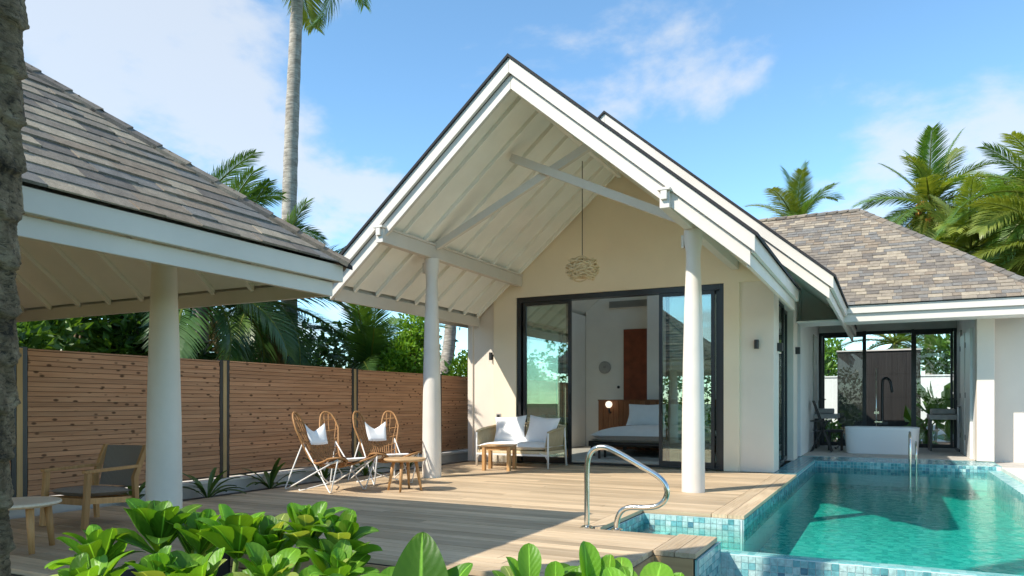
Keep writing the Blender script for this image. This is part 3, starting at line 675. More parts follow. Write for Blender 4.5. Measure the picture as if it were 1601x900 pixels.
shingles(rf, (PX-PH, PY+0.03, PZ-0.024), (-1, 0, 0), (0, -1, PS), lambda s: (-(PH+0.03-s/ps_), PH+0.03-s/ps_), PH*ps_, 0.128, (0.17, 0.38), 0.0095, 0, lambda p: -p.y, random.Random(22))
hip_caps(rf, (PX+0.035, PY+0.035, PZ+0.0), (cxp, cyp, pz+0.02), 0.215, 0.095, random.Random(23))
MB().prism([(PX+0.05, PY+0.05, PZ-0.06), (PX-0.06, PY+0.05, PZ-0.02), (PX-0.06, PY-0.06, PZ+0.03), (PX+0.05, PY-0.06, PZ-0.02)], (0, 0, 0.03)).build('hip_cap', 'roof_edge', rf)
for (z0, z1, ins) in ((PZ-0.155, PZ-0.03, 0.0), (PZ-0.265, PZ-0.158, 0.055)):
    a0, a1, b0, b1 = PX-2*PH+ins, PX-ins, PY-2*PH+ins, PY-ins
    MB().box(a1-0.04, a1, b0, b1, z0, z1).build('eave_board', 'trim', pav, bevel=0.004)
    MB().box(a0, a1-0.041, b1-0.04, b1, z0, z1).build('eave_board', 'trim', pav, bevel=0.004)
    MB().box(a0, a0+0.04, b0, b1-0.041, z0, z1).build('eave_board', 'trim', pav)
    MB().box(a0+0.041, a1-0.041, b0, b0+0.04, z0, z1).build('eave_board', 'trim', pav)
so = MB(); hh = PH-0.10; sz = PZ-0.14; apz = sz+hh*PS
B_ = [(cxp+hh, cyp+hh), (cxp-hh, cyp+hh), (cxp-hh, cyp-hh), (cxp+hh, cyp-hh)]
for i in range(4):
    p, q = B_[i], B_[(i+1) % 4]; so.face([(p[0], p[1], sz), (q[0], q[1], sz), (cxp, cyp, apz)])
so.build('soffit', 'soffit', pav)
for k in range(-4, 5):
    t_ = k*0.44; ln = hh-abs(t_)-0.03
    if ln < 0.2: continue
    for ax_ in range(4):
        c_, s_ = ((1, 0), (0, 1), (-1, 0), (0, -1))[ax_]
        def W(al, ac, z): return (cxp+c_*al-s_*ac, cyp+s_*al+c_*ac, z)
        o_ = hh-0.01; i_ = hh-ln
        MB().prism([W(o_, t_-0.02, sz+0.008-0.003), W(i_, t_-0.02, sz+ln*PS-0.003), W(i_, t_-0.02, sz+ln*PS-0.05), W(o_, t_-0.02, sz-0.042)], Vector(W(0, 0.04, 0))-Vector(W(0, 0, 0))).build('rafter', 'soffit', pav)
for sx, sy in ((1, 1), (-1, 1), (-1, -1), (1, -1)):
    MB().bar((cxp+sx*(hh-0.02), cyp+sy*(hh-0.02), sz-0.03), (cxp, cyp, apz-0.05), 0.05, 0.09).build('hip_rafter', 'soffit', pav)
PC = [(0.128, 0), (0.127, 0.3), (0.120, 0.9), (0.105, 1.5), (0.088, 2.0), (0.080, 2.3), (0.080, 2.6)]
for cx_, cy_ in ((-4.86, 3.80), (-4.86, 0.85), (-7.15, 3.45), (-7.0, 0.85)):
    MB().lathe([(r_, min(z_, 2.55)) for r_, z_ in PC], (cx_, cy_, -0.002 if cy_ > 3 else -0.45), 32).build('column', 'column', pav, smooth=True, angle=50)
MB().box(-7.2, -4.81, 3.75, 3.85, 2.42, 2.58).build('beam', 'soffit', pav); MB().box(-4.91, -4.81, 0.85, 3.749, 2.42, 2.58).build('beam', 'soffit', pav)

# ================================================================== FENCE
FX = -7.0
fence = thing('slat_fence', 'tall brown horizontal slat fence running along the left of the deck', 'fence', (FX, 7.5, 0))
posts = [1.62, 3.96, 6.28, 8.68, 10.98, 13.4]; rf_ = random.Random(31)
SLM = cube.mesh('slat', 'fence_wood')
for i in range(5):
    y0, y1 = posts[i]+0.075, posts[i+1]-0.075
    MB().box(FX-0.045, FX-0.03, y0, y1, 0.16, 1.49).build('backing_board', 'dark_wood', fence)
    z = 0.155
    while z < 1.47:
        h = rf_.choice((0.040, 0.043, 0.048)); d = rf_.uniform(-0.004, 0.006)
        inst('slat', SLM, fence, (FX+d, (y0+y1)/2, z+h/2), None, (0.03, y1-y0, h), local=False); z += h+0.0042
    MB().box(FX-0.04, FX+0.02, y0, y1, z+0.001, z+0.016).build('cap_rail', 'fence_wood', fence)
for py in posts:
    for s in (-1, 1): MB().box(FX-0.03, FX+0.02, py+s*0.048-0.021, py+s*0.048+0.021, 0.12, 1.51).build('steel_post', 'black_metal', fence)
    MB().box(FX-0.02, FX+0.024, py-0.025, py+0.025, 0.12, 1.50).build('wood_post', 'post_wood', fence)
lw = thing('low_wall', 'low grey plaster wall beneath the slat fence', 'wall', (FX, 7.5, -0.06))
MB().box(FX-0.10, FX+0.09, 1.5, 13.6, -0.3, 0.085).build('wall', 'grey_plaster', lw)
MB().box(FX-0.11, FX+0.105, 1.5, 13.6, 0.0855, 0.118).build('coping', 'stone_light', lw, bevel=0.005)
# ================================================================== FURNITURE
def cushion(w, d, h, n=10, pinch=0.10, M=None):
    b = MB()
    for side in (1, -1):
        def fn(u, v):
            x, y = u*2-1, v*2-1
            e = (1-abs(x)**3.2)*(1-abs(y)**3.2); z = side*h/2*(max(e, 0)**0.42)
            k = 1-pinch*(x*x*y*y)*0+pinch*0.6*(abs(x*y)**2)-pinch*0.35*(1-abs(x*y))*max(abs(x), abs(y))**6
            return (x*w/2*k, y*d/2*k, z)
        if side > 0: b.grid(fn, n, n)
        else: b.grid(lambda u, v: fn(1-u, v), n, n)
    if M is not None: b.xform(M)
    return b
def rotm(loc, rx=0, ry=0, rz=0): return Matrix.Translation(loc) @ Euler((rx, ry, rz)).to_matrix().to_4x4()

def butterfly(label, loc, rz):
    t = thing('lounge_chair', label, 'chair', loc, rz, 'rattan lounge chairs by the fence'); t.scale = (0.95,)*3
    prof = spline([(0, -0.52, 0.93), (0, -0.37, 0.64), (0, -0.23, 0.39), (0, -0.08, 0.275), (0, 0.18, 0.295), (0, 0.47, 0.385)], 8)
    def S(u, v):
        q = max(0, min(1, v))*(len(prof)-1); i = min(int(q), len(prof)-2); p = prof[i].lerp(prof[i+1], q-i)
        wdt = 0.31+0.045*math.cos(v*2*math.pi)-0.04*math.sin(math.pi*v)
        cu = u*u
        back = max(0, 1-v*2)
        return Vector((u*wdt, p.y+0.13*cu*back, p.z+0.05*cu*(1-back)+0.02*cu))
    def v0(u): a = min(abs(u)/0.62, 1); return 0.30*(0.5+0.5*math.cos(math.pi*a))+0.16*max(0, (abs(u)-0.62)/0.38)**2.2
    def v1(u): a = min(abs(u)/0.6, 1); return 1-0.16*(0.5+0.5*math.cos(math.pi*a))-0.10*max(0, (abs(u)-0.6)/0.4)**2.2
    shell = MB(); N_ = 40
    rim = [S(-1+2*i/N_, v0(-1+2*i/N_)) for i in range(N_+1)] + [S(1, v0(1)+(v1(1)-v0(1))*k/14) for k in range(1, 14)]
    rim += [S(1-2*i/N_, v1(1-2*i/N_)) for i in range(N_+1)] + [S(-1, v1(-1)-(v1(-1)-v0(-1))*k/14) for k in range(1, 14)]
    shell.tube(rim, 0.013, 7, closed=True)
    for k in range(-6, 7):
        u = k/6.8
        if abs(k) == 6: u = k/6.4
        a, e = v0(u), v1(u); shell.tube([S(u*(1-0.22*math.sin(math.pi*(i/12))), a+(e-a)*i/12) for i in range(13)], 0.0062, 5)
    for k in range(1, 12):
        v = k/12
        for s in (-1, 1):
            us = [s*i/24 for i in range(25) if v0(s*i/24) <= v <= v1(s*i/24)]
            if len(us) > 2: shell.tube([S(u, v) for u in us], 0.0068, 5)
    shell.build('wicker_shell', 'rattan', t, smooth=True, local=True)
    fr = MB(); r = 0.0085
    for s in (-1, 1):
        bk = S(s*0.9, 0.28)+Vector((0, -0.012, 0)); ft = S(s*0.8, 0.97)+Vector((0, 0, -0.015))
        fr.tube([bk, (s*0.335, -0.505, 0.025), (s*0.335, -0.495, 0.01), (s*0.33, -0.475, 0.012), ft], r, 6)
        fr.tube([bk, (s*0.25, 0.24, 0.022), (s*0.25, 0.26, 0.01), (s*0.255, 0.285, 0.02), ft], r, 6)
        fr.tube(spline([S(s*0.5, 0.55)-Vector((0, 0, .012)), (s*0.12, -0.02, 0.14), (-s*0.25, -0.24, 0.012), (-s*0.28, -0.30, 0.012)], 6), r*0.9, 6)
    fr.build('base_frame', 'white_paint', t, smooth=True, local=True)
    pad = MB(); off = Vector((0, 0, 0.012))
    def pf(u, v):
        uu = (u*2-1)*0.86; vv = 0.50+(v1(uu)-0.50-0.01)*v
        return S(uu, vv)+Vector((0, 0, 0.014+0.018*math.sin(math.pi*u*3)**2))
    pad.grid(pf, 18, 10); pad.grid(lambda u, v: pf(1-u, v)-Vector((0, 0, 0.012)), 18, 10)
    pd = pad.build('seat_pad', 'hide', t, smooth=True, local=True)
    for s in (-1, 1):
        cushion(0.30, 0.22, 0.045, 8, M=rotm(S(s*0.42, 0.86)+Vector((0, 0, 0.04)), R(12), 0, s*0.3)).build('white_patch', 'linen', pd, smooth=True)
    hp = MB()
    def hf(side):
        def f(u, v):
            x = u*2-1; y = v*2-1; e = max(0, (1-abs(x)**3)*(1-abs(y)**3))**0.45
            top = 0.045*abs(x)**1.5*max(y, 0)-0.035*(1-abs(x))*max(y, 0)
            base = S(x*0.46, 0.205-0.07*y)
            return base+Vector((0, 0.03+side*0.035*e, top*1.2))
        return f
    hp.grid(hf(1), 14, 10); hp.grid(lambda u, v: hf(-1)(1-u, v), 14, 10)
    hp.build('head_cushion', 'linen', t, smooth=True, local=True)
    return t
butterfly('rattan butterfly lounge chair nearer the pavilion, seen from its side', (-5.68, 6.68, 0), R(-102))
butterfly('rattan butterfly lounge chair turned to the viewer, between the other one and column', (-5.62, 7.58, 0), R(-122))

t = thing('side_table', 'small round oak side table on splayed legs beside the rattan chairs', 'table', (-4.93, 7.02, 0))
MB().lathe([(0.05, 0.335), (0.21, 0.338), (0.235, 0.350), (0.24, 0.362), (0.235, 0.370), (0.0001, 0.370)], n=36).build('table_top', 'teak_top', t, smooth=True, local=True, angle=40)
for a in (20, 110, 200, 290):
    c, s = math.cos(R(a)), math.sin(R(a)); MB().tube([(c*0.13, s*0.13, 0.338), (c*0.16, s*0.16, 0.18), (c*0.195, s*0.195, 0)], [0.021, 0.019, 0.012], 10).build('leg', 'teak', t, smooth=True, local=True)
t = thing('side_table', 'pale round side table beside the palm trunk under the pavilion', 'table', (-5.28, 2.98, 0))
MB().lathe([(0.05, 0.30), (0.24, 0.303), (0.262, 0.318), (0.262, 0.328), (0.255, 0.334), (0.0001, 0.334)], n=36).build('table_top', 'pale_top', t, smooth=True, local=True, angle=40)
for a in (0, 90, 180, 270):
    c, s = math.cos(R(a-8)), math.sin(R(a-8)); MB().tube([(c*0.19, s*0.19, 0.303), (c*0.22, s*0.22, 0)], [0.026, 0.018], 10).build('leg', 'teak', t, smooth=True, local=True)

# teak armchair: local front = -Y
t = thing('armchair', 'low wooden armchair with grey mesh back under the pavilion', 'chair', (-5.92, 3.92, 0), R(6)); t.scale = (0.80,)*3
for s in (-1, 1):
    MB().bar((s*0.29, -0.30, 0), (s*0.29, -0.26, 0.55), 0.05, 0.055, up=(0, 1, 0)).build('leg', 'teak', t, local=True, bevel=0.006)
    MB().prism([(s*0.29-0.022, 0.30, 0), (s*0.29-0.022, 0.345, 0), (s*0.29-0.022, 0.33, 0.46), (s*0.29-0.022, 0.47, 0.80), (s*0.29-0.022, 0.42, 0.80), (s*0.29-0.022, 0.265, 0.46)], (0.044, 0, 0)).build('leg', 'teak', t, local=True, bevel=0.006)
    MB().bar((s*0.29, -0.31, 0.565), (s*0.29, 0.36, 0.58), 0.052, 0.032).build('armrest', 'teak', t, local=True, bevel=0.006)
    MB().bar((s*0.255, -0.25, 0.27), (s*0.255, 0.31, 0.23), 0.03, 0.06).build('rail', 'teak', t, local=True)
MB().bar((-0.26, -0.27, 0.265), (0.26, -0.27, 0.265), 0.035, 0.065).build('rail', 'teak', t, local=True, bevel=0.004)
MB().bar((-0.26, 0.31, 0.24), (0.26, 0.31, 0.24), 0.03, 0.05).build('rail', 'teak', t, local=True)
MB().grid(lambda u, v: (-0.265+0.53*u, 0.33+0.11*v+0.03*math.sin(math.pi*u), 0.36+0.43*v), 8, 4).grid(lambda u, v: (0.265-0.53*u, 0.338+0.11*v+0.03*math.sin(math.pi*u), 0.36+0.43*v), 8, 4).build('backrest', 'mesh_fabric', t, smooth=True, local=True)
cushion(0.54, 0.56, 0.10, 10, 0.03, rotm((0, 0.02, 0.335), R(-3))).build('seat_cushion', 'taupe', t, smooth=True, local=True)

# loveseat, local front = -Y
t = thing('loveseat', 'small cane loveseat with white legs against the left glass door', 'sofa', (-5.22, 10.62, 0))
W_, D_ = 0.62, 0.33
for sx in (-1, 1):
    MB().tube([(sx*W_, -D_, 0), (sx*W_, -D_, 0.54)], 0.016, 10).build('leg', 'white_paint', t, smooth=True, local=True)
    MB().tube([(sx*W_, D_+0.06, 0), (sx*W_, D_-0.02, 0.62)], 0.016, 10).build('leg', 'white_paint', t, smooth=True, local=True)
    arm = MB(); top = spline([(sx*W_, -D_, 0.55), (sx*(W_+0.02), -0.12, 0.585), (sx*(W_+0.02), 0.15, 0.61), (sx*W_, D_, 0.63)], 6); arm.tube(top, 0.018, 8)
    for i in range(0, len(top), 1):
        for q in (0, 0.5):
            if i+1 >= len(top) and q: continue
            p = top[i].lerp(top[min(i+1, len(top)-1)], q); arm.tube([p, (p.x-sx*0.03, p.y, 0.42), (p.x-sx*0.05, p.y, 0.25)], 0.0075, 5)
    arm.build('arm', 'cane_pale', t, smooth=True, local=True)
    MB().tube([(sx*W_, -D_, 0.12), (sx*(W_-0.05), -D_, 0.2), (sx*(W_-0.14), -D_, 0.235)], 0.009, 6).build('corner_brace', 'white_paint', t, smooth=True, local=True)
bk = MB(); bk.tube([(-W_, D_, 0.63), (-0.3, D_+0.06, 0.67), (0.3, D_+0.06, 0.67), (W_, D_, 0.63)], 0.018, 8)
for i in range(33):
    x = -W_+2*W_*i/32; bk.tube([(x, D_+0.05*(1-(x/W_)**2), 0.64), (x, D_-0.02, 0.25)], 0.0075, 5)
bk.build('backrest', 'cane_pale', t, smooth=True, local=True)
MB().box(-W_, W_, -D_, D_, 0.215, 0.262).build('seat_frame', 'cane_pale', t, local=True, bevel=0.012)
MB().bar((-W_, -D_-0.006, 0.20), (W_, -D_-0.006, 0.20), 0.02, 0.03).build('seat_rail', 'white_paint', t, local=True)
cushion(1.22, 0.66, 0.13, 14, 0.02, rotm((0, -0.01, 0.325))).build('seat_cushion', 'linen', t, smooth=True, local=True)
for x, lab, a in ((-0.27, 'white square pillow at the left end of the cane loveseat', -4), (0.30, 'white square pillow at the right end of the cane loveseat', 5)):
    p = cushion(0.52, 0.42, 0.17, 12, 0.12).build('pillow', 'linen', smooth=True); p.location = (-5.22+x, 10.77, 0.575); p.rotation_euler = (R(70), R(a), R(-a)); tag(p, lab, 'pillow', group='pillows on the loveseat')

t = thing('coffee_table', 'small slatted teak table in front of the loveseat', 'table', (-5.20, 9.85, 0), R(12))
for x in (-0.19, 0.19):
    MB().box(x-0.022, x+0.022, -0.21, -0.12, 0, 0.355).build('leg', 'teak', t, local=True, bevel=0.004); MB().box(x-0.022, x+0.022, 0.12, 0.21, 0, 0.355).build('leg', 'teak', t, local=True, bevel=0.004)
    MB().box(x-0.02, x+0.02, -0.119, 0.119, 0.31, 0.352).build('rail', 'teak', t, local=True)
for k in range(7): MB().box(-0.225, 0.225, -0.22+k*0.063, -0.22+k*0.063+0.056, 0.3555, 0.378).build('top_slat', 'teak_top', t, local=True, bevel=0.003)
MB().box(-0.168, 0.168, -0.19, -0.15, 0.30, 0.345).build('rail', 'teak', t, local=True); MB().box(-0.168, 0.168, 0.15, 0.19, 0.30, 0.345).build('rail', 'teak', t, local=True)

# pool handrail
t = thing('pool_handrail', 'curved stainless steel handrail at the pool steps', 'handrail', (-2.16, 5.62, 0))
pts = spline([(-2.16, 0), (-2.16, 0.25), (-2.16, 0.45), (-2.145, 0.57), (-2.09, 0.64), (-2.0, 0.65), (-1.89, 0.605), (-1.72, 0.515), (-1.57, 0.43), (-1.505, 0.36), (-1.51, 0.27), (-1.58, 0.215), (-1.68, 0.193), (-1.80, 0.183), (-1.87, 0.15), (-1.905, 0.08), (-1.91, 0)], 5) if False else None
pl = [(-2.16, 0), (-2.16, 0.25), (-2.16, 0.45), (-2.145, 0.57), (-2.09, 0.635), (-2.0, 0.648), (-1.89, 0.605), (-1.72, 0.515), (-1.57, 0.43), (-1.51, 0.35), (-1.52, 0.265), (-1.58, 0.21), (-1.68, 0.19), (-1.80, 0.183), (-1.87, 0.15), (-1.905, 0.08), (-1.91, 0)]
MB().tube(spline([(x, 5.60, z) for x, z in pl], 6), 0.0215, 14).build('rail', 'steel', t, smooth=True)
for x in (-2.16, -1.91): MB().lathe([(0.05, 0.0), (0.05, 0.006), (0.035, 0.014), (0.024, 0.016)], (x, 5.60, 0.0005), 20).build('flange', 'steel', t, smooth=True, angle=40)
t = thing('pool_ladder_rail', 'slim steel grab rail at the far pool edge', 'handrail', (0.35, 13.9, 0))
MB().tube(spline([(0.33, 14.3, -0.01), (0.33, 14.3, 0.42), (0.33, 14.18, 0.50), (0.33, 13.95, 0.38), (0.33, 13.90, 0.1), (0.33, 13.90, -0.5)], 6), 0.02, 10).build('rail', 'steel', t, smooth=True)
MB().tube(spline([(0.42, 14.3, -0.01), (0.42, 14.3, 0.30), (0.42, 14.15, 0.34), (0.42, 13.92, 0.22), (0.42, 13.90, 0.0), (0.42, 13.90, -0.5)], 6), 0.012, 10).build('rail', 'steel', t, smooth=True)

# pendant
t = thing('pendant_lamp', 'woven rattan pendant lamp hanging on a long cord in the porch', 'lamp', (-3.85, 9.8, 2.75))
MB().tube([(-3.85, 9.8, 3.02), (-3.85, 9.8, 4.42)], 0.006, 6).build('cord', 'dark_wood', t)
sh = MB(); rr = random.Random(4)
for k in range(9):
    zz = -0.13+k*0.034; r0 = 0.215*math.sqrt(max(0.05, 1-((zz+0.0)/0.19)**2)); ph = rr.uniform(0, 6.3); nn = rr.choice((7, 8, 9))
    pts = [(-3.85+math.cos(a)*r0*(1+0.10*math.sin(nn*a+ph)), 9.8+math.sin(a)*r0*(1+0.10*math.sin(nn*a+ph)), 2.89+zz+0.022*math.cos(nn*a*0.5+ph)) for a in [2*math.pi*i/56 for i in range(56)]]
    sh.tube(pts, 0.014, 5, closed=True, squash=0.6)
for k in range(14):
    a = 2*math.pi*k/14; sh.tube([(-3.85+math.cos(a+0.5*q)*0.205*math.cos(q*1.45), 9.8+math.sin(a+0.5*q)*0.205*math.cos(q*1.45), 2.90+0.14*math.sin(q*1.45)) for q in [-1+i/5 for i in range(11)]], 0.007, 5)
sh.build('shade', 'cane_pale', t, smooth=True)
# wall lights and switch plates
for (x, y, z, nx, lab) in ((-6.05, 11.135, 1.80, 0, 'small black wall light above the loveseat'), (-1.69, 11.185, 1.85, 0, 'small black wall light to the right of the bedroom doors')):
    t = thing('wall_light', lab, 'wall light', (x, y, z-0.07), 0, 'wall lights on the villa front'); yb = 11.20 if x < -6 or x > -1.93 else 11.15
    MB().box(x-0.022, x+0.022, yb-0.022, yb-0.001, z-0.03, z+0.03).build('mount', 'dark_box', t); MB().lathe([(0.033, -0.065), (0.033, 0.065)], (x, yb-0.056, z), 16).build('housing', 'dark_box', t, smooth=True, angle=40)
for (y, z, lab) in ((11.60, 1.83, 'black box wall light at the near jamb of the side door'), (14.02, 1.93, 'black box wall light beyond the side door')):
    tag(MB().box(-1.459, -1.385, y-0.05, y+0.05, z-0.06, z+0.06).build('wall_light', 'dark_box', bevel=0.004), lab, 'wall light', 'box lights beside the pool')
t = thing('wall_socket', 'grey socket plate on the wall above the loveseat', 'socket', (-5.90, 11.15, 0.74))
MB().box(-5.945, -5.855, 11.138, 11.149, 0.735, 0.825).build('plate', 'vent_grey', t, bevel=0.003); MB().box(-5.925, -5.875, 11.134, 11.1375, 0.755, 0.805).build('cover', 'dark_box', t)

# ---- bedroom
t = thing('bed', 'double bed with white linen inside the bedroom', 'bed', (-4.0, 14.0, 0.012))
MB().box(-4.98, -2.95, 12.98, 15.05, 0.20, 0.30).build('bed_frame', 'dark_wood', t, bevel=0.01)
for x in (-4.92, -3.0):
    for y in (13.05, 14.95): MB().box(x-0.03, x+0.03, y-0.03, y+0.03, 0.013, 0.20).build('leg', 'dark_wood', t)
cushion(2.0, 2.06, 0.34, 18, 0.01, rotm((-3.96, 14.02, 0.40))).build('mattress', 'linen', t, smooth=True)
MB().box(-4.78, -3.0, 15.055, 15.12, 0.2, 0.92).build('backrest', 'dark_fabric', t, bevel=0.02)
for x, lab in ((-4.42, 'white pillow on the bed at the lamp side'), (-3.55, 'white pillow on the bed behind the right glass leaf')):
    p = cushion(0.78, 0.46, 0.17, 12, 0.1).build('pillow', 'linen', smooth=True); p.location = (x, 14.86, 0.76); p.rotation_euler = (R(66), 0, 0); tag(p, lab, 'pillow', 'pillows on the bed')
t = thing('bench', 'long dark bench with taupe pad at the foot of the bed', 'bench', (-3.85, 12.55, 0.012))
cushion(1.75, 0.42, 0.12, 12, 0.02, rotm((-3.83, 12.56, 0.36))).build('pad', 'taupe', t, smooth=True)
MB().box(-4.66, -3.0, 12.38, 12.74, 0.27, 0.30).build('seat_frame', 'dark_wood', t)
for x in (-4.55, -3.1):
    for y in (12.40, 12.70): MB().box(x-0.018, x+0.018, y-0.018, y+0.018, 0.013, 0.27).build('leg', 'dark_wood', t)
t = thing('headboard', 'wide panelled wooden headboard behind the bed', 'headboard', (-3.9, 15.2, 0.012))
for k in range(30): MB().box(-5.58+k*0.115, -5.58+k*0.115+0.109, 15.15, 15.21, 0.013, 1.05).build('panel', 'headboard_wood', t)
MB().box(-5.59, -2.12, 15.14, 15.26, 1.051, 1.075).build('cap', 'headboard_wood', t)
t = thing('reading_lamp', 'white globe lamp on the wooden headboard', 'lamp', (-5.32, 15.1, 0.85))
MB().lathe([(0.001, -0.075), (0.045, -0.06), (0.07, -0.02), (0.074, 0.01), (0.06, 0.05), (0.03, 0.07), (0.001, 0.075)], (-5.30, 15.03, 0.97), 20).build('globe', 'shell_globe', t, smooth=True)
MB().tube([(-5.30, 15.149, 0.80), (-5.30, 15.08, 0.80), (-5.30, 15.05, 0.86), (-5.30, 15.03, 0.91)], 0.02, 8).build('stem', 'dark_box', t, smooth=True)
t = thing('wall_disc', 'round pale speaker dish on the bedroom wall', 'wall fitting', (-5.73, 15.95, 1.7))
MB().tube([(-5.73, 15.999, 1.81), (-5.73, 15.96, 1.81), (-5.73, 15.94, 1.81)], [0.14, 0.14, 0.12], 28).build('dish', 'vent_grey', t, smooth=True, angle=40); MB().tube([(-5.72, 15.9395, 1.82), (-5.72, 15.92, 1.82)], [0.035, 0.03], 16).build('knob', 'counter', t)
tag(MB().tube([(-5.41, 15.999, 1.36), (-5.41, 15.98, 1.36)], 0.032, 14).build('switch', 'dark_box'), 'small round black switch on the bedroom wall', 'switch')
tag(MB().box(-5.4, -2.6, 11.9, 14.2, 0.0125, 0.022).build('rug', 'rug'), 'pale grey rug under the bed', 'rug')

# ---- bathroom
t = thing('bathtub', 'white freestanding oval bathtub behind the pool', 'bathtub', (-0.11, 16.55, 0.0005)); t.scale = (0.95, 1, 1)
tb = MB()
def ring(sx, sy, z, n=40): return [(math.copysign(abs(math.cos(a))**0.34, math.cos(a))*sx, math.copysign(abs(math.sin(a))**0.5, math.sin(a))*sy, z) for a in [2*math.pi*i/n for i in range(n)]]
rings = [ring(0.665, 0.33, 0.0005), ring(0.68, 0.34, 0.02), ring(0.70, 0.355, 0.48), ring(0.705, 0.36, 0.52), ring(0.695, 0.35, 0.528), ring(0.675, 0.33, 0.52), ring(0.63, 0.29, 0.2), ring(0.55, 0.24, 0.12), ring(0.1, 0.05, 0.11)]
for q in rings: tb.v += q
for i in range(len(rings)-1):
    for j in range(40): tb.f.append((i*40+j, i*40+(j+1) % 40, (i+1)*40+(j+1) % 40, (i+1)*40+j)); tb.mi.append(0)
tb.build('shell', 'porcelain', t, smooth=True, local=True)
t = thing('tub_filler', 'tall black curved tub filler behind the bathtub', 'tap', (-0.05, 17.1, 0))
MB().tube(spline([(-0.10, 17.1, 0.001), (-0.10, 17.1, 0.7), (-0.10, 17.1, 1.38), (-0.07, 17.08, 1.50), (0.0, 17.05, 1.50), (0.05, 17.03, 1.42), (0.08, 17.02, 1.22)], 6), 0.028, 10).build('spout', 'black_metal', t, smooth=True)
MB().box(-0.16, 0.0, 17.05, 17.09, 0.56, 0.62).build('handle', 'black_metal', t)
t = thing('hand_shower', 'slim chrome shower post beside the black tub filler', 'shower', (-0.21, 17.0, 0))
MB().tube([(-0.21, 17.0, 0.001), (-0.21, 17.0, 1.72)], 0.016, 10).build('post', 'steel', t, smooth=True); MB().box(-0.25, -0.16, 16.97, 17.03, 0.78, 0.83).build('valve', 'steel', t); MB().box(-0.24, -0.1, 16.96, 17.0, 0.60, 0.63).build('spout', 'steel', t)
for s, nm in ((-1, 'stone vanity counter with basin at the left of the bathroom'), (1, 'stone vanity counter with basin at the right of the bathroom')):
    x0, x1 = (-1.455, -0.98) if s < 0 else (0.76, 1.355)
    t = thing('vanity', nm, 'vanity', ((x0+x1)/2, 18.1, 0), 0, 'bathroom vanities')
    MB().box(x0, x1, 17.6, 18.6, 0.66, 0.76).build('counter', 'counter', t, bevel=0.005); MB().box(x0+0.05, x1-0.1, 17.85, 18.35, 0.761, 0.88).build('basin', 'counter', t, bevel=0.02)
    xc = x0+0.07 if s < 0 else x1-0.07
    MB().tube(spline([(xc, 18.1, 0.881), (xc, 18.1, 1.05), (xc-s*0.06, 18.1, 1.10), (xc-s*0.14, 18.1, 1.08)], 5), 0.012, 8).build('tap', 'black_metal', t, smooth=True)
    MB().box(x0+0.02, x0+0.06, 17.65, 18.55, 0.001, 0.66).box(x1-0.06, x1-0.02, 17.65, 18.55, 0.001, 0.04).build('support', 'black_metal', t)
t = thing('folding_chair', 'dark folding wooden chair at the left bathroom wall', 'chair', (-1.22, 16.6, 0))
for y in (16.45, 16.75):
    MB().bar((-1.42, y, 0.0), (-1.12, y, 0.62), 0.03, 0.03).build('leg', 'dark_wood', t); MB().bar((-1.02, y, 0.0), (-1.38, y, 1.05), 0.03, 0.03).build('leg', 'dark_wood', t)
    MB().bar((-1.43, y, 0.63), (-1.03, y, 0.63), 0.05, 0.025).build('armrest', 'dark_wood', t)
MB().box(-1.38, -1.06, 16.47, 16.73, 0.42, 0.44).build('seat', 'dark_fabric', t); MB().prism([(-1.385, 16.47, 1.04), (-1.33, 16.47, 0.82), (-1.315, 16.47, 0.82), (-1.37, 16.47, 1.04)], (0, 0.26, 0)).build('backrest', 'dark_fabric', t)
t = thing('stool', 'low dark wooden stool between folding chair and bathtub', 'stool', (-0.92, 17.25, 0))
MB().box(-1.14, -0.84, 17.0, 17.3, 0.38, 0.44).build('seat', 'dark_wood', t, bevel=0.015)
for x in (-1.11, -0.87):
    for y in (17.04, 17.26): MB().box(x-0.02, x+0.02, y-0.02, y+0.02, 0.001, 0.38).build('leg', 'dark_wood', t)
tw = MB()
for k in range(2): tw.grid((lambda kk: lambda u, v: (1.30-0.03*kk-0.012*math.sin(u*14), 17.3+0.28*u, 0.92-0.42*v))(k), 14, 4)
t = thing('towel', 'white towel hanging by the right bathroom wall', 'towel', (1.29, 17.44, 0.5)); tw.build('cloth', 'linen', t, smooth=True)
MB().tube([(1.285, 17.25, 0.925), (1.285, 17.65, 0.925)], 0.012, 8).build('bar', 'black_metal', t)
# outside the bathroom
t = thing('shower_wall', 'dark tiled outdoor shower wall behind the bathroom glass', 'wall', (-0.3, 21.6, -0.06))
MB().box(-1.2, 0.75, 21.60, 21.80, -0.06, 2.36).build('wall', 'roof_edge', t); MB().box(-1.22, 0.77, 21.55, 21.82, 2.361, 2.40).build('coping', 'grey_plaster', t)
for r_ in range(4):
    for c_ in range(6): MB().box(-1.195+c_*0.3235, -1.195+c_*0.3235+0.318, 21.588, 21.599, -0.05+r_*0.6025, -0.05+r_*0.6025+0.597).build('tile', 'dark_tile', t)
tag(MB().box(-9, 9, 23.6, 23.8, -0.06, 1.75).box(-9.0, 9.0, 23.57, 23.83, 1.751, 1.79).build('garden_wall', 'white_wall'), 'white plaster garden wall beyond the bathroom glass', 'wall')

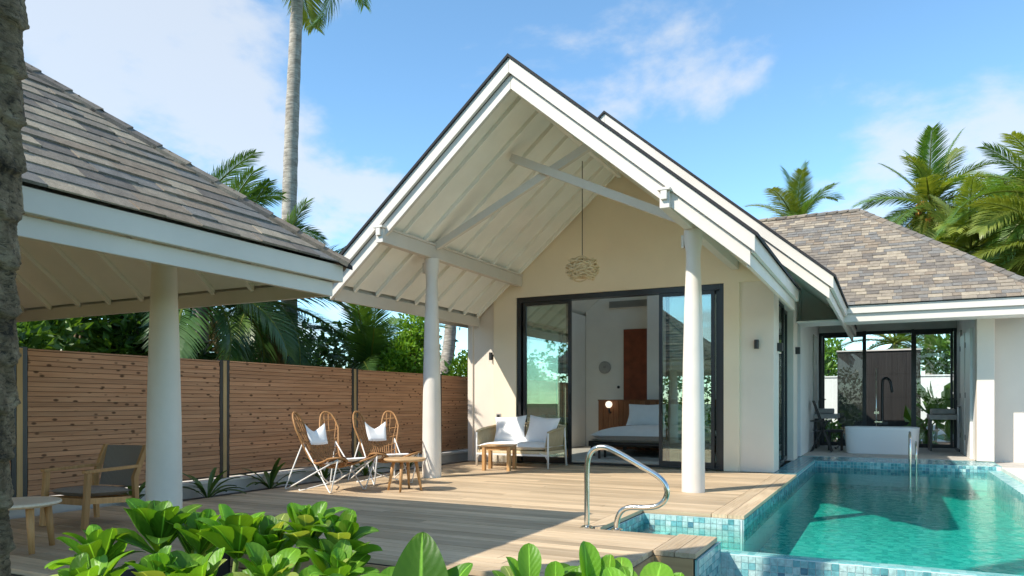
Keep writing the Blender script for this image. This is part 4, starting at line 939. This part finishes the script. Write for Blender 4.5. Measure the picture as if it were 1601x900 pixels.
# ================================================================== PLANTS
def leaf_mesh(name, mat, w, fold, curl, nt=8, wide=0.66, tip=0.0):
    b = MB(); b.uv = []
    for i in range(nt+1):
        t = 1-(1-i/nt)**1.7
        if t < wide: ww = 0.10+0.90*math.sin(math.pi/2*(t/wide))**1.25
        else: ww = math.sqrt(max(0, 1-((t-wide)/(1-wide))**2))*(1-tip*(t-wide)/(1-wide))
        ww = max(ww*w/2, 0.002); bend = curl*t*t
        y, z = t*math.cos(bend*0.6), -math.sin(bend)*t*0.5
        for k in (-1, -0.55, 0, 0.55, 1):
            b.v.append((k*ww, y, z+abs(k)**1.4*ww*fold+0.012*math.sin(9*t+3*k))); b.uv.append((k, t))
    for i in range(nt):
        for k in range(4): a = i*5+k; b.f.append((a, a+1, a+6, a+5)); b.mi.append(0)
    return b.mesh(name, mat, True)
LF = [leaf_mesh('leaf', 'sea_leaf', w, f, c, wide=wd) for w, f, c, wd in ((0.46, 0.45, 0.35, 0.68), (0.42, 0.65, 0.15, 0.70), (0.50, 0.25, 0.6, 0.66), (0.44, 0.5, -0.15, 0.72), (0.40, 0.35, 0.9, 0.66))]
LFP = leaf_mesh('leaf', 'sea_leaf_pale', 0.46, 0.3, 0.5)
LFT = leaf_mesh('leaf', 'sea_leaf', 0.66, 0.30, 0.25, nt=10, wide=0.45, tip=0.35)
rl = random.Random(77)
def rosette(parent, c, tilt, n, size, spread=1.0):
    c = Vector(c); T = Euler(tilt).to_matrix(); a0 = rl.uniform(0, 6.28)
    for i in range(n):
        f = i/max(1, n-1); az = a0+i*2.39996+rl.uniform(-.25, .25); el = R(86-50*f*spread)+rl.uniform(-.14, .14); sz = size*(0.55+0.5*min(1, f*1.7))*rl.uniform(0.85, 1.12)
        M = T @ (Matrix.Rotation(az, 3, 'Z') @ Matrix.Rotation(el, 3, 'X') @ Matrix.Rotation(rl.uniform(-.35, .35), 3, 'Y'))
        me = LFP if rl.random() < 0.09 else rl.choice(LF)
        inst('leaf', me, parent, c-Vector((0, 0, 0.05*f)), M.to_euler(), (sz,)*3, local=False)
def shrub(label, base, ros, stem_r=0.014):
    t = thing('sea_lettuce_shrub', label, 'shrub', base, 0, 'leafy shrubs in front of the deck')
    for (c, n, size, tilt, sp) in ros:
        c = Vector(c); b0 = Vector(base)+Vector((rl.uniform(-.1, .1), rl.uniform(-.1, .1), -0.02)); mid = b0.lerp(c, 0.55)+Vector((rl.uniform(-.08, .08), rl.uniform(-.05, .05), 0.05))
        MB().tube(spline([b0, mid, c], 6), [stem_r*1.3-stem_r*0.7*i/12 for i in range(13)], 7).build('stem', 'green_stem', t, smooth=True)
        rosette(t, c, tilt, n, size, sp)
    return t
shrub('bushy bright green shrub in front of the pavilion column', (-2.15, 1.62, -0.5), [
    ((-2.20, 1.70, 0.53), 20, 0.192, (0.0, 0.05, 0), 0.9), ((-2.30, 1.55, 0.49), 18, 0.171, (-0.1, -0.25, 0), 1.05), ((-2.10, 1.78, 0.52), 17, 0.166, (0, 0.2, 0), 0.9),
    ((-2.14, 1.42, 0.42), 18, 0.176, (0.2, -0.2, 0), 1.1), ((-2.02, 1.56, 0.42), 17, 0.166, (0.1, 0.1, 0), 1.05), ((-2.22, 1.86, 0.46), 15, 0.166, (-0.1, 0, 0), 1.0), ((-2.38, 1.62, 0.42), 15, 0.156, (0, -0.3, 0), 1.1)])
shrub('bushy bright green shrub in the middle of the foreground', (-1.80, 1.80, -0.5), [
    ((-1.93, 1.79, 0.52), 20, 0.181, (0, -0.05, 0), 0.9), ((-1.75, 1.92, 0.545), 20, 0.181, (0, 0.05, 0), 0.85), ((-1.63, 1.94, 0.52), 18, 0.166, (0, 0.25, 0), 1.0), ((-1.84, 1.86, 0.50), 17, 0.166, (0.1, 0, 0), 1.0),
    ((-1.72, 1.72, 0.43), 17, 0.166, (0.25, 0.05, 0), 1.1), ((-1.90, 1.62, 0.41), 17, 0.166, (0.25, -0.1, 0), 1.1), ((-1.56, 1.84, 0.44), 16, 0.166, (0.1, 0.35, 0), 1.1), ((-1.60, 1.72, 0.36), 14, 0.156, (0.1, 0.3, 0), 1.1)])
def single(parent, base, rot, size, me): inst('leaf', me, parent, base, Euler([R(q) for q in rot]), (size,)*3, local=False)
t = thing('sea_lettuce_shrub', 'broad pointed leaves of a low plant at bottom centre', 'shrub', (-0.95, 1.42, -0.5), 0, 'leafy shrubs in front of the deck')
MB().tube(spline([(-0.95, 1.42, -0.52), (-0.97, 1.43, 0.1), (-0.96, 1.42, 0.50)], 6), 0.012, 7).build('stem', 'green_stem', t, smooth=True)
for bs, ro, sz, me in (((-0.955, 1.42, 0.50), (80, 0, 28), 0.205, LFT), ((-0.94, 1.44, 0.50), (60, 12, -30), 0.16, LFT), ((-0.98, 1.42, 0.50), (50, -20, 90), 0.17, LF[2]), ((-1.0, 1.40, 0.48), (40, 0, 120), 0.18, LFT), ((-0.95, 1.38, 0.47), (40, 0, 190), 0.17, LF[0]), ((-1.06, 1.45, 0.46), (62, 0, 60), 0.15, LF[2]), ((-1.13, 1.50, 0.45), (70, 10, 20), 0.15, LF[0]), ((-1.12, 1.46, 0.45), (45, -10, 100), 0.17, LF[3]), ((-0.90, 1.46, 0.49), (72, 0, 0), 0.12, LF[1]), ((-0.86, 1.50, 0.47), (66, 5, -20), 0.13, LF[0])): single(t, bs, ro, sz, me)
t = thing('sea_lettuce_shrub', 'rounded upright leaves of a low plant near the pool corner', 'shrub', (-0.70, 1.76, -0.5), 0, 'leafy shrubs in front of the deck')
for bx, by in ((-0.82, 1.72), (-0.66, 1.78), (-0.52, 1.76)):
    MB().tube(spline([(-0.70, 1.76, -0.52), ((bx-0.70)/2, (by+1.76)/2, 0.0), (bx, by, 0.50)], 6), 0.011, 7).build('stem', 'green_stem', t, smooth=True)
for bs, ro, sz, me in (((-0.82, 1.72, 0.505), (84, 0, 30), 0.135, LF[0]), ((-0.83, 1.70, 0.50), (60, 10, 80), 0.12, LF[1]), ((-0.88, 1.70, 0.49), (82, 0, 75), 0.09, LF[4]), ((-0.79, 1.74, 0.49), (60, 0, -60), 0.13, LF[2]),
                       ((-0.685, 1.785, 0.49), (86, 0, 55), 0.155, LF[1]), ((-0.645, 1.79, 0.49), (72, 0, -20), 0.125, LF[3]), ((-0.66, 1.76, 0.48), (60, 0, 20), 0.13, LF[0]), ((-0.60, 1.79, 0.50), (76, 0, 15), 0.12, LF[2]),
                       ((-0.73, 1.76, 0.48), (64, 0, 40), 0.13, LF[2]), ((-0.52, 1.74, 0.465), (72, 12, 10), 0.17, LF[2]), ((-0.51, 1.76, 0.47), (52, 0, -50), 0.15, LF[0]), ((-0.56, 1.78, 0.48), (70, 0, 50), 0.12, LF[0]), ((-0.76, 1.74, 0.475), (78, 0, 10), 0.12, LF[3]), ((-0.72, 1.78, 0.47), (74, 0, -15), 0.12, LF[0]), ((-0.62, 1.76, 0.465), (66, 0, 35), 0.14, LF[2]), ((-0.57, 1.74, 0.455), (74, -8, 45), 0.15, LF[0]), ((-0.47, 1.78, 0.46), (68, 0, -25), 0.13, LF[3]), ((-0.86, 1.74, 0.47), (64, 0, 60), 0.12, LFP)): single(t, bs, ro, sz, me)

# strap-leaved lilies in the bed beside the fence
def lily(label, x, y, n, size, seed):
    r = random.Random(seed); t = thing('spider_lily', label, 'plant', (x, y, -0.06), 0, 'strap-leaved plants along the fence')
    for i in range(n):
        az = i*2.4+r.uniform(-.3, .3); ln = size*r.uniform(0.7, 1.15); el = R(r.uniform(35, 75)); w = 0.024; b = MB(); pp = []
        p = Vector((0, 0, 0.0)); d = Vector((math.cos(az)*math.cos(el), math.sin(az)*math.cos(el), math.sin(el)))
        for k in range(8): pp.append(p.copy()); p = p+d*ln/7; d = (d+Vector((0, 0, -0.17))).normalized()
        sd = Vector((-math.sin(az), math.cos(az), 0))
        for k, q in enumerate(pp):
            ww = w*math.sin(math.pi*(0.15+0.85*(1-k/7.001)))*1.1+0.001; b.v += [tuple(q-sd*ww+Vector((0, 0, ww*.5))), tuple(q), tuple(q+sd*ww+Vector((0, 0, ww*.5)))]
        for k in range(7):
            for j in (0, 1): a = k*3+j; b.f.append((a, a+1, a+4, a+3)); b.mi.append(0)
        b.build('leaf', 'lily_leaf', t, smooth=True, local=True)
lily('strappy green lily against the fence beside the lounge chairs', -6.68, 6.70, 15, 0.46, 1)
lily('strappy green lily between pavilion column and lounge chairs', -6.62, 5.72, 14, 0.44, 2)
lily('strappy green lily behind the wooden armchair', -6.80, 4.95, 11, 0.40, 3)
lily('strappy green lily behind the side-on lounge chair', -6.68, 7.65, 13, 0.42, 4)
lily('strappy green lily behind the lounge chair that faces the viewer', -6.66, 8.50, 12, 0.42, 5)
lily('strappy green lily at the foot of the fence behind the left porch column', -6.68, 9.60, 11, 0.40, 6)

# palms
FRC = {}
def frond_mesh(mat, var):
    if (mat, var) in FRC: return FRC[mat, var]
    r = random.Random(var*13+len(mat)); droop = (1.0, 1.5, 0.7, 1.9, 0.45)[var]; b = MB(); N_ = 22
    pts = []; p = Vector((0, 0, 0)); a = 0
    for i in range(N_+1): pts.append(p.copy()); p = p+Vector((math.cos(a), 0, math.sin(a)))/N_; a -= droop/N_*(0.4+1.2*i/N_)
    b.tube(pts[::2]+([pts[-1]] if N_ % 2 else []), [0.016*(1-0.85*i/(N_/2)) for i in range(N_//2+1)], 5, mi=1)
    n = 66
    for k in range(n):
        t = 0.13+0.86*k/n; q = t*N_; i = min(int(q), N_-1); c = pts[i].lerp(pts[i+1], q-i); tg = (pts[i+1]-pts[i]).normalized(); up = Vector((-tg.z, 0, tg.x))
        ll = 0.30*math.sin(math.pi*(0.20+0.72*t))**0.8*r.uniform(0.88, 1.08)
        for s in (-1, 1):
            d = (Vector((0, s, 0))*0.80+tg*(0.45+0.35*t)+up*r.uniform(0.10, 0.28)).normalized(); w = 0.0066*r.uniform(0.8, 1.15)
            sag = r.uniform(0.55, 1.15); q0 = c; cross = d.cross(up).normalized(); o = len(b.v)
            for j, ww in ((0, 0.5), (1, 1.0), (2, 0.75), (3, 0.02)):
                b.v += [tuple(q0-cross*w*ww), tuple(q0+cross*w*ww)]
                q0 = q0+d*ll/3; d = (d+Vector((0, 0, -0.32*sag))).normalized()
            for j in range(3): b.f.append((o+2*j, o+2*j+1, o+2*j+3, o+2*j+2)); b.mi.append(0)
    FRC[mat, var] = b.mesh('frond', [mat, 'palm_leaf_yellow' if mat != 'dead_frond' else 'dead_frond'], False); return FRC[mat, var]
def palm(label, base, crown, fronds, L, mats, seed, r0=0.14, bark='palm_bark', nuts=0, lean=None, name='palm_tree', group='coconut palms'):
    r = random.Random(seed); t = thing(name, label, 'palm tree', base, 0, group); base, crown = Vector(base), Vector(crown)
    mid = lean if lean is not None else base.lerp(crown, 0.5)+Vector((r.uniform(-.15, .15), r.uniform(-.15, .15), 0))
    axis = spline([base-Vector((0, 0, .05)), mid, crown], 40); rs = []
    for i in range(len(axis)):
        f = i/len(axis); rs.append(r0*(1.25-0.55*min(1, f*1.15) if f < 0.9 else 0.62)*(1+(0.055 if i % 3 == 0 else 0)+r.uniform(-.02, .02)))
    MB().tube(axis, rs, 14).build('trunk', bark, t, smooth=True)
    for (az, el, v, m_, sc_) in fronds(r):
        M = Matrix.Rotation(az, 3, 'Z') @ Matrix.Rotation(-el, 3, 'Y') @ Matrix.Rotation(r.uniform(-.5, .5), 3, 'X')
        inst('frond', frond_mesh(mats[m_], v), t, crown+Vector((0, 0, 0.05)), M.to_euler(), (L*sc_,)*3, local=False)
    cm = None
    for k in range(nuts):
        a = k*2.4; q = crown+Vector((math.cos(a)*0.42, math.sin(a)*0.42, 0.05-0.24*(k % 4)))*1.0
        MB().lathe([(0.001, -0.20), (0.10, -0.15), (0.14, -0.03), (0.13, 0.08), (0.07, 0.16), (0.001, 0.19)], q, 10).build('coconut', 'coconut', t, smooth=True)
    return t
def ring_fronds(n, el0=75, el1=-25, dead=0, mix=(0, 0, 0, 1), spread=0.25):
    def f(r):
        out = []
        for i in range(n):
            q = i/max(1, n-1); el = R(el0+(el1-el0)*q+r.uniform(-10, 10)); v = 4 if q < 0.15 else r.choice((0, 1, 2)) if q < 0.75 else r.choice((1, 3))
            out.append((i*2.39996+r.uniform(-spread, spread), el, v, r.choice(mix), r.uniform(0.85, 1.1)))
        for k in range(dead): out.append((r.uniform(0, 6.28), R(-62+r.uniform(-12, 12)), 2, 2, 0.7))
        return out
    return f
PM = ['palm_leaf', 'palm_leaf_yellow', 'dead_frond']; PD = ['palm_dark', 'palm_leaf', 'dead_frond']
palm('tall slender palm trunk rising into the sky left of the porch gable', (-10.55, 11.2, -0.06), (-10.43, 11.30, 10.9), ring_fronds(18, 70, -50, 3), 2.3, PM, 1, 0.155, nuts=5, lean=Vector((-10.66, 11.2, 4.6)))
palm('palm crown showing above the pavilion roof', (-10.9, 9.0, -0.06), (-10.9, 9.07, 4.25), ring_fronds(22, 42, -30, 0, (0, 0, 1)), 1.5, PD, 2)
palm('blue-green palm fronds beyond the corner of the pavilion roof', (-10.5, 9.9, -0.06), (-10.6, 9.85, 4.0), ring_fronds(16, 42, -25, 0, (0, 1)), 1.45, PD, 12)
palm('palm with long drooping fronds behind the middle of the fence', (-10.0, 9.9, -0.06), (-9.95, 9.9, 2.8), ring_fronds(16, 60, -35, 2, (0, 0, 0, 1)), 2.2, PD, 3)
palm('young palm with upright fronds behind the fence beside the lounge chairs', (-8.75, 11.3, -0.06), (-8.75, 11.3, 1.45), ring_fronds(11, 82, 30, 0, (0, 1, 1)), 1.75, PD, 4)
palm('palm with dark hanging fronds behind the pavilion column', (-9.1, 7.5, -0.06), (-8.95, 7.6, 2.65), ring_fronds(14, 50, -30, 1, (0, 0, 1)), 2.0, PD, 5)
palm('pale leaning palm trunk between left porch column and villa', (-9.85, 15.2, -0.06), (-9.35, 15.4, 4.9), ring_fronds(8, 60, -20, 2), 1.5, PM, 6, 0.16)
palm('small palm top behind the ridge of the bathroom roof', (-3.3, 32, -0.06), (-3.3, 32, 8.1), ring_fronds(13, 85, -5, 2, (0, 0, 1)), 2.7, PM, 7)
palm('coconut palm with orange fruit above the bathroom roof hip', (1.6, 34.4, -0.06), (1.55, 34.4, 8.9), ring_fronds(30, 80, -50, 1, (0, 0, 1)), 3.1, PM, 8, 0.18, nuts=22)
palm('large palm at the right edge above the bathroom roof', (4.4, 27.0, -0.06), (4.3, 26.8, 7.0), ring_fronds(28, 75, -45, 0, (0, 0, 1)), 2.9, PM, 9, 0.18)
palm('lower palm crown at right just above the roof hip', (4.7, 25.8, -0.06), (4.5, 25.6, 5.4), ring_fronds(20, 65, -25, 0, (0, 1)), 3.0, PM, 10, 0.16)
palm('full palm crown between the fruiting palm and the right edge', (4.2, 31.3, -0.06), (4.05, 31.2, 7.4), ring_fronds(30, 70, -45, 0, (0, 1, 1)), 2.7, PM, 14, 0.17)
palm('low yellow-green palm crown peeping over the right roof hip', (2.5, 28.2, -0.06), (2.4, 28.1, 5.9), ring_fronds(28, 65, -30, 0, (0, 1, 1)), 2.7, PM, 15, 0.16)
palm('palm seen through the bathroom glass over the dark shower wall', (0.3, 27.0, -0.06), (0.2, 27.0, 2.9), ring_fronds(16, 60, -30, 0), 2.2, PM, 11)

# near rough palm trunk
t = thing('palm_tree', 'rough ringed palm trunk close by at the left edge', 'palm tree', (-3.46, 1.72, -0.5), 0, 'coconut palms')
b = MB(); r = random.Random(8); n_, nz_ = 56, 460; ph = [r.uniform(0, 6.3) for _ in range(6)]
for i in range(nz_+1):
    z = -0.52+4.0*i/400 if i <= 400 else 3.48+8.6*(i-400)/60; cx = -3.478+0.047*z+0.006*math.sin(z*1.3); cy = 1.72+0.004*z
    for j in range(n_):
        a = 2*math.pi*j/n_; zz = z+0.05*math.sin(a+ph[0])+0.02*math.sin(3*a+ph[1]); f = (zz/0.20) % 1.0
        rr_ = 0.163+0.024*(1-f)**1.3+0.006*math.sin(5*a+ph[2]+z*7)+0.005*math.sin(9*a+z*19+ph[3])+r.uniform(-.0025, .0025)-0.030*max(0, 1-abs(f-0.05)/0.07)+0.010*max(0, 1-abs(f-0.17)/0.06)*math.sin(14*a+ph[4]+7*math.floor(zz/0.2))
        b.v.append((cx+math.cos(a)*rr_, cy+math.sin(a)*rr_, z))
for i in range(nz_):
    for j in range(n_): b.f.append((i*n_+j, i*n_+(j+1) % n_, (i+1)*n_+(j+1) % n_, (i+1)*n_+j)); b.mi.append(0)
b.build('trunk', 'rough_bark', t, smooth=True)
for i in range(14):
    M = Matrix.Rotation(i*2.4, 3, 'Z') @ Matrix.Rotation(-R(70-7*i), 3, 'Y'); inst('frond', frond_mesh('palm_leaf', i % 4), t, Vector((-2.88, 1.77, 12.0)), M.to_euler(), (2.4,)*3, local=False)

# broadleaf trees and shrubs
def leafy(name, label, cat, base, clumps, nleaf, size, mat, seed, stems=4, group=None, long=2.0):
    r = random.Random(seed); t = thing(name, label, cat, base, 0, group); b = MB(); base = Vector(base)
    tot = sum(c[3]*c[4]*c[5] for c in clumps)
    for (cx, cy, cz, rx, ry, rz) in clumps:
        for k in range(int(nleaf*rx*ry*rz/tot)):
            while True:
                q = Vector((r.uniform(-1, 1), r.uniform(-1, 1), r.uniform(-1, 1)))
                if 0.25 < q.length < 1: break
            q = q*(0.65+0.35*r.random()); p = Vector((cx+q.x*rx, cy+q.y*ry, cz+q.z*rz)); d = (q+Vector((r.gauss(0, .6), r.gauss(0, .6), r.gauss(0.1, .6)))).normalized(); s = d.cross(Vector((r.gauss(0, 1), r.gauss(0, 1), r.gauss(0, 1)))).normalized(); L_ = size*r.uniform(0.6, 1.3); w = L_/long/2
            nn = s.cross(d)*w*0.4
            b.face([p, p+d*L_*0.55+s*w+nn, p+d*L_, p+d*L_*0.5]); b.face([p, p+d*L_*0.5, p+d*L_, p+d*L_*0.55-s*w+nn])
    tag(b.build('crown', mat, t), kind='stuff')
    for k in range(stems):
        c = clumps[k % len(clumps)]; e = Vector(c[:3])+Vector((r.uniform(-.4, .4)*c[3], r.uniform(-.4, .4)*c[4], 0.3*c[5]))
        MB().tube(spline([base-Vector((0, 0, .03)), base.lerp(e, 0.5)+Vector((r.uniform(-.1, .1), r.uniform(-.1, .1), 0.1)), e], 6), [0.045-0.0028*i for i in range(13)], 7).build('trunk', 'stem_wood', t, smooth=True)
    return t
leafy('leafy_tree', 'bright green bushy tree behind the fence left of the porch column', 'tree', (-7.85, 11.4, -0.06), [(-7.85, 11.2, 1.75, .42, .45, .55), (-7.75, 11.45, 2.35, .38, .4, .5), (-8.1, 11.1, 1.5, .4, .4, .5), (-7.9, 11.7, 2.0, .4, .4, .5)], 4200, 0.10, 'bright_leaf', 41)
leafy('leafy_tree', 'yellow-green bush in the gap between porch column and villa', 'tree', (-8.2, 14.3, -0.06), [(-8.3, 14.2, 1.5, .55, .5, .7), (-8.05, 14.5, 2.0, .4, .4, .5), (-8.6, 14.0, 1.2, .4, .4, .5)], 3600, 0.11, 'bright_leaf', 42)
leafy('leafy_tree', 'dark glossy frangipani tree behind the fence at far left', 'tree', (-8.9, 5.4, -0.06), [(-8.9, 5.2, 1.8, .5, .5, .45), (-9.2, 6.0, 2.2, .6, .5, .5), (-8.5, 4.7, 1.6, .4, .4, .4), (-9.0, 6.3, 1.6, .5, .4, .4)], 2000, 0.2, 'shrub_leaf', 43, 7, long=2.6)
leafy('leafy_tree', 'frangipani tree with pale branches next to the pavilion column', 'tree', (-8.8, 6.9, -0.06), [(-8.9, 6.6, 1.9, .5, .5, .4), (-8.7, 7.1, 1.5, .4, .5, .4)], 1000, 0.2, 'dark_leaf', 44, 6, long=2.6)
h_ = MB(); r = random.Random(50)
for k in range(16000):
    y = r.uniform(1.5, 16); p = Vector((-10.6+r.gauss(0, .55), y, r.uniform(-.05, 2.3+0.35*math.sin(y*1.7)+0.25*math.sin(y*4.1)))); d = Vector((r.gauss(.4, .6), r.gauss(0, .8), r.gauss(0.1, .6))).normalized(); s = d.cross(Vector((r.gauss(0, 1), r.gauss(0, 1), r.gauss(0, 1)))).normalized(); L_ = r.uniform(.12, .26)
    h_.face([p, p+d*L_*.55+s*L_*.22, p+d*L_, p+d*L_*.55-s*L_*.22])
tag(h_.build('hedge', 'dark_leaf'), 'dense dark green thicket behind the fence', 'hedge', kind='stuff')
leafy('leafy_tree', 'bright lime bush left of the shower wall through the glass', 'bush', (-1.9, 25.2, -0.06), [(-1.9, 25.2, 1.7, .7, .6, 1.3), (-1.6, 25.4, 2.5, .45, .5, .7)], 2400, 0.16, 'bright_leaf', 45)
leafy('leafy_tree', 'big-leaved green plant right of the tub through the glass', 'bush', (1.0, 20.6, -0.06), [(1.0, 20.7, .7, .4, .3, .55), (0.75, 20.6, .4, .3, .3, .4)], 60, 0.55, 'shrub_leaf', 46, 3, long=2.2)
leafy('leafy_tree', 'green garden tree right of the shower wall through the glass', 'tree', (1.8, 26.5, -0.06), [(1.8, 26.5, 2.4, .9, .8, 1.2), (2.8, 26.8, 1.8, .8, .8, 1.2)], 2600, 0.2, 'shrub_leaf', 47)
leafy('leafy_tree', 'low green bush by the left bathroom glass', 'bush', (-1.35, 20.6, -0.06), [(-1.35, 20.5, .25, .3, .5, .35)], 500, 0.14, 'shrub_leaf', 48, 2)

h_ = MB(); r = random.Random(61)
for k in range(22000):
    x = r.uniform(-32, 26); p = Vector((x, -15+r.gauss(0, .9), r.uniform(-.5, 3.6+0.9*math.sin(x*0.7)+0.6*math.sin(x*1.9)))); d = Vector((r.gauss(0, .7), r.gauss(.3, .7), r.gauss(0.1, .6))).normalized(); s = d.cross(Vector((r.gauss(0, 1), r.gauss(0, 1), r.gauss(0, 1)))).normalized(); L_ = r.uniform(.16, .38)
    h_.face([p, p+d*L_*.55+s*L_*.24, p+d*L_, p+d*L_*.55-s*L_*.24])
tag(h_.build('tree_belt', 'shrub_leaf'), 'green tree belt mirrored in the glass doors', 'trees', kind='stuff')
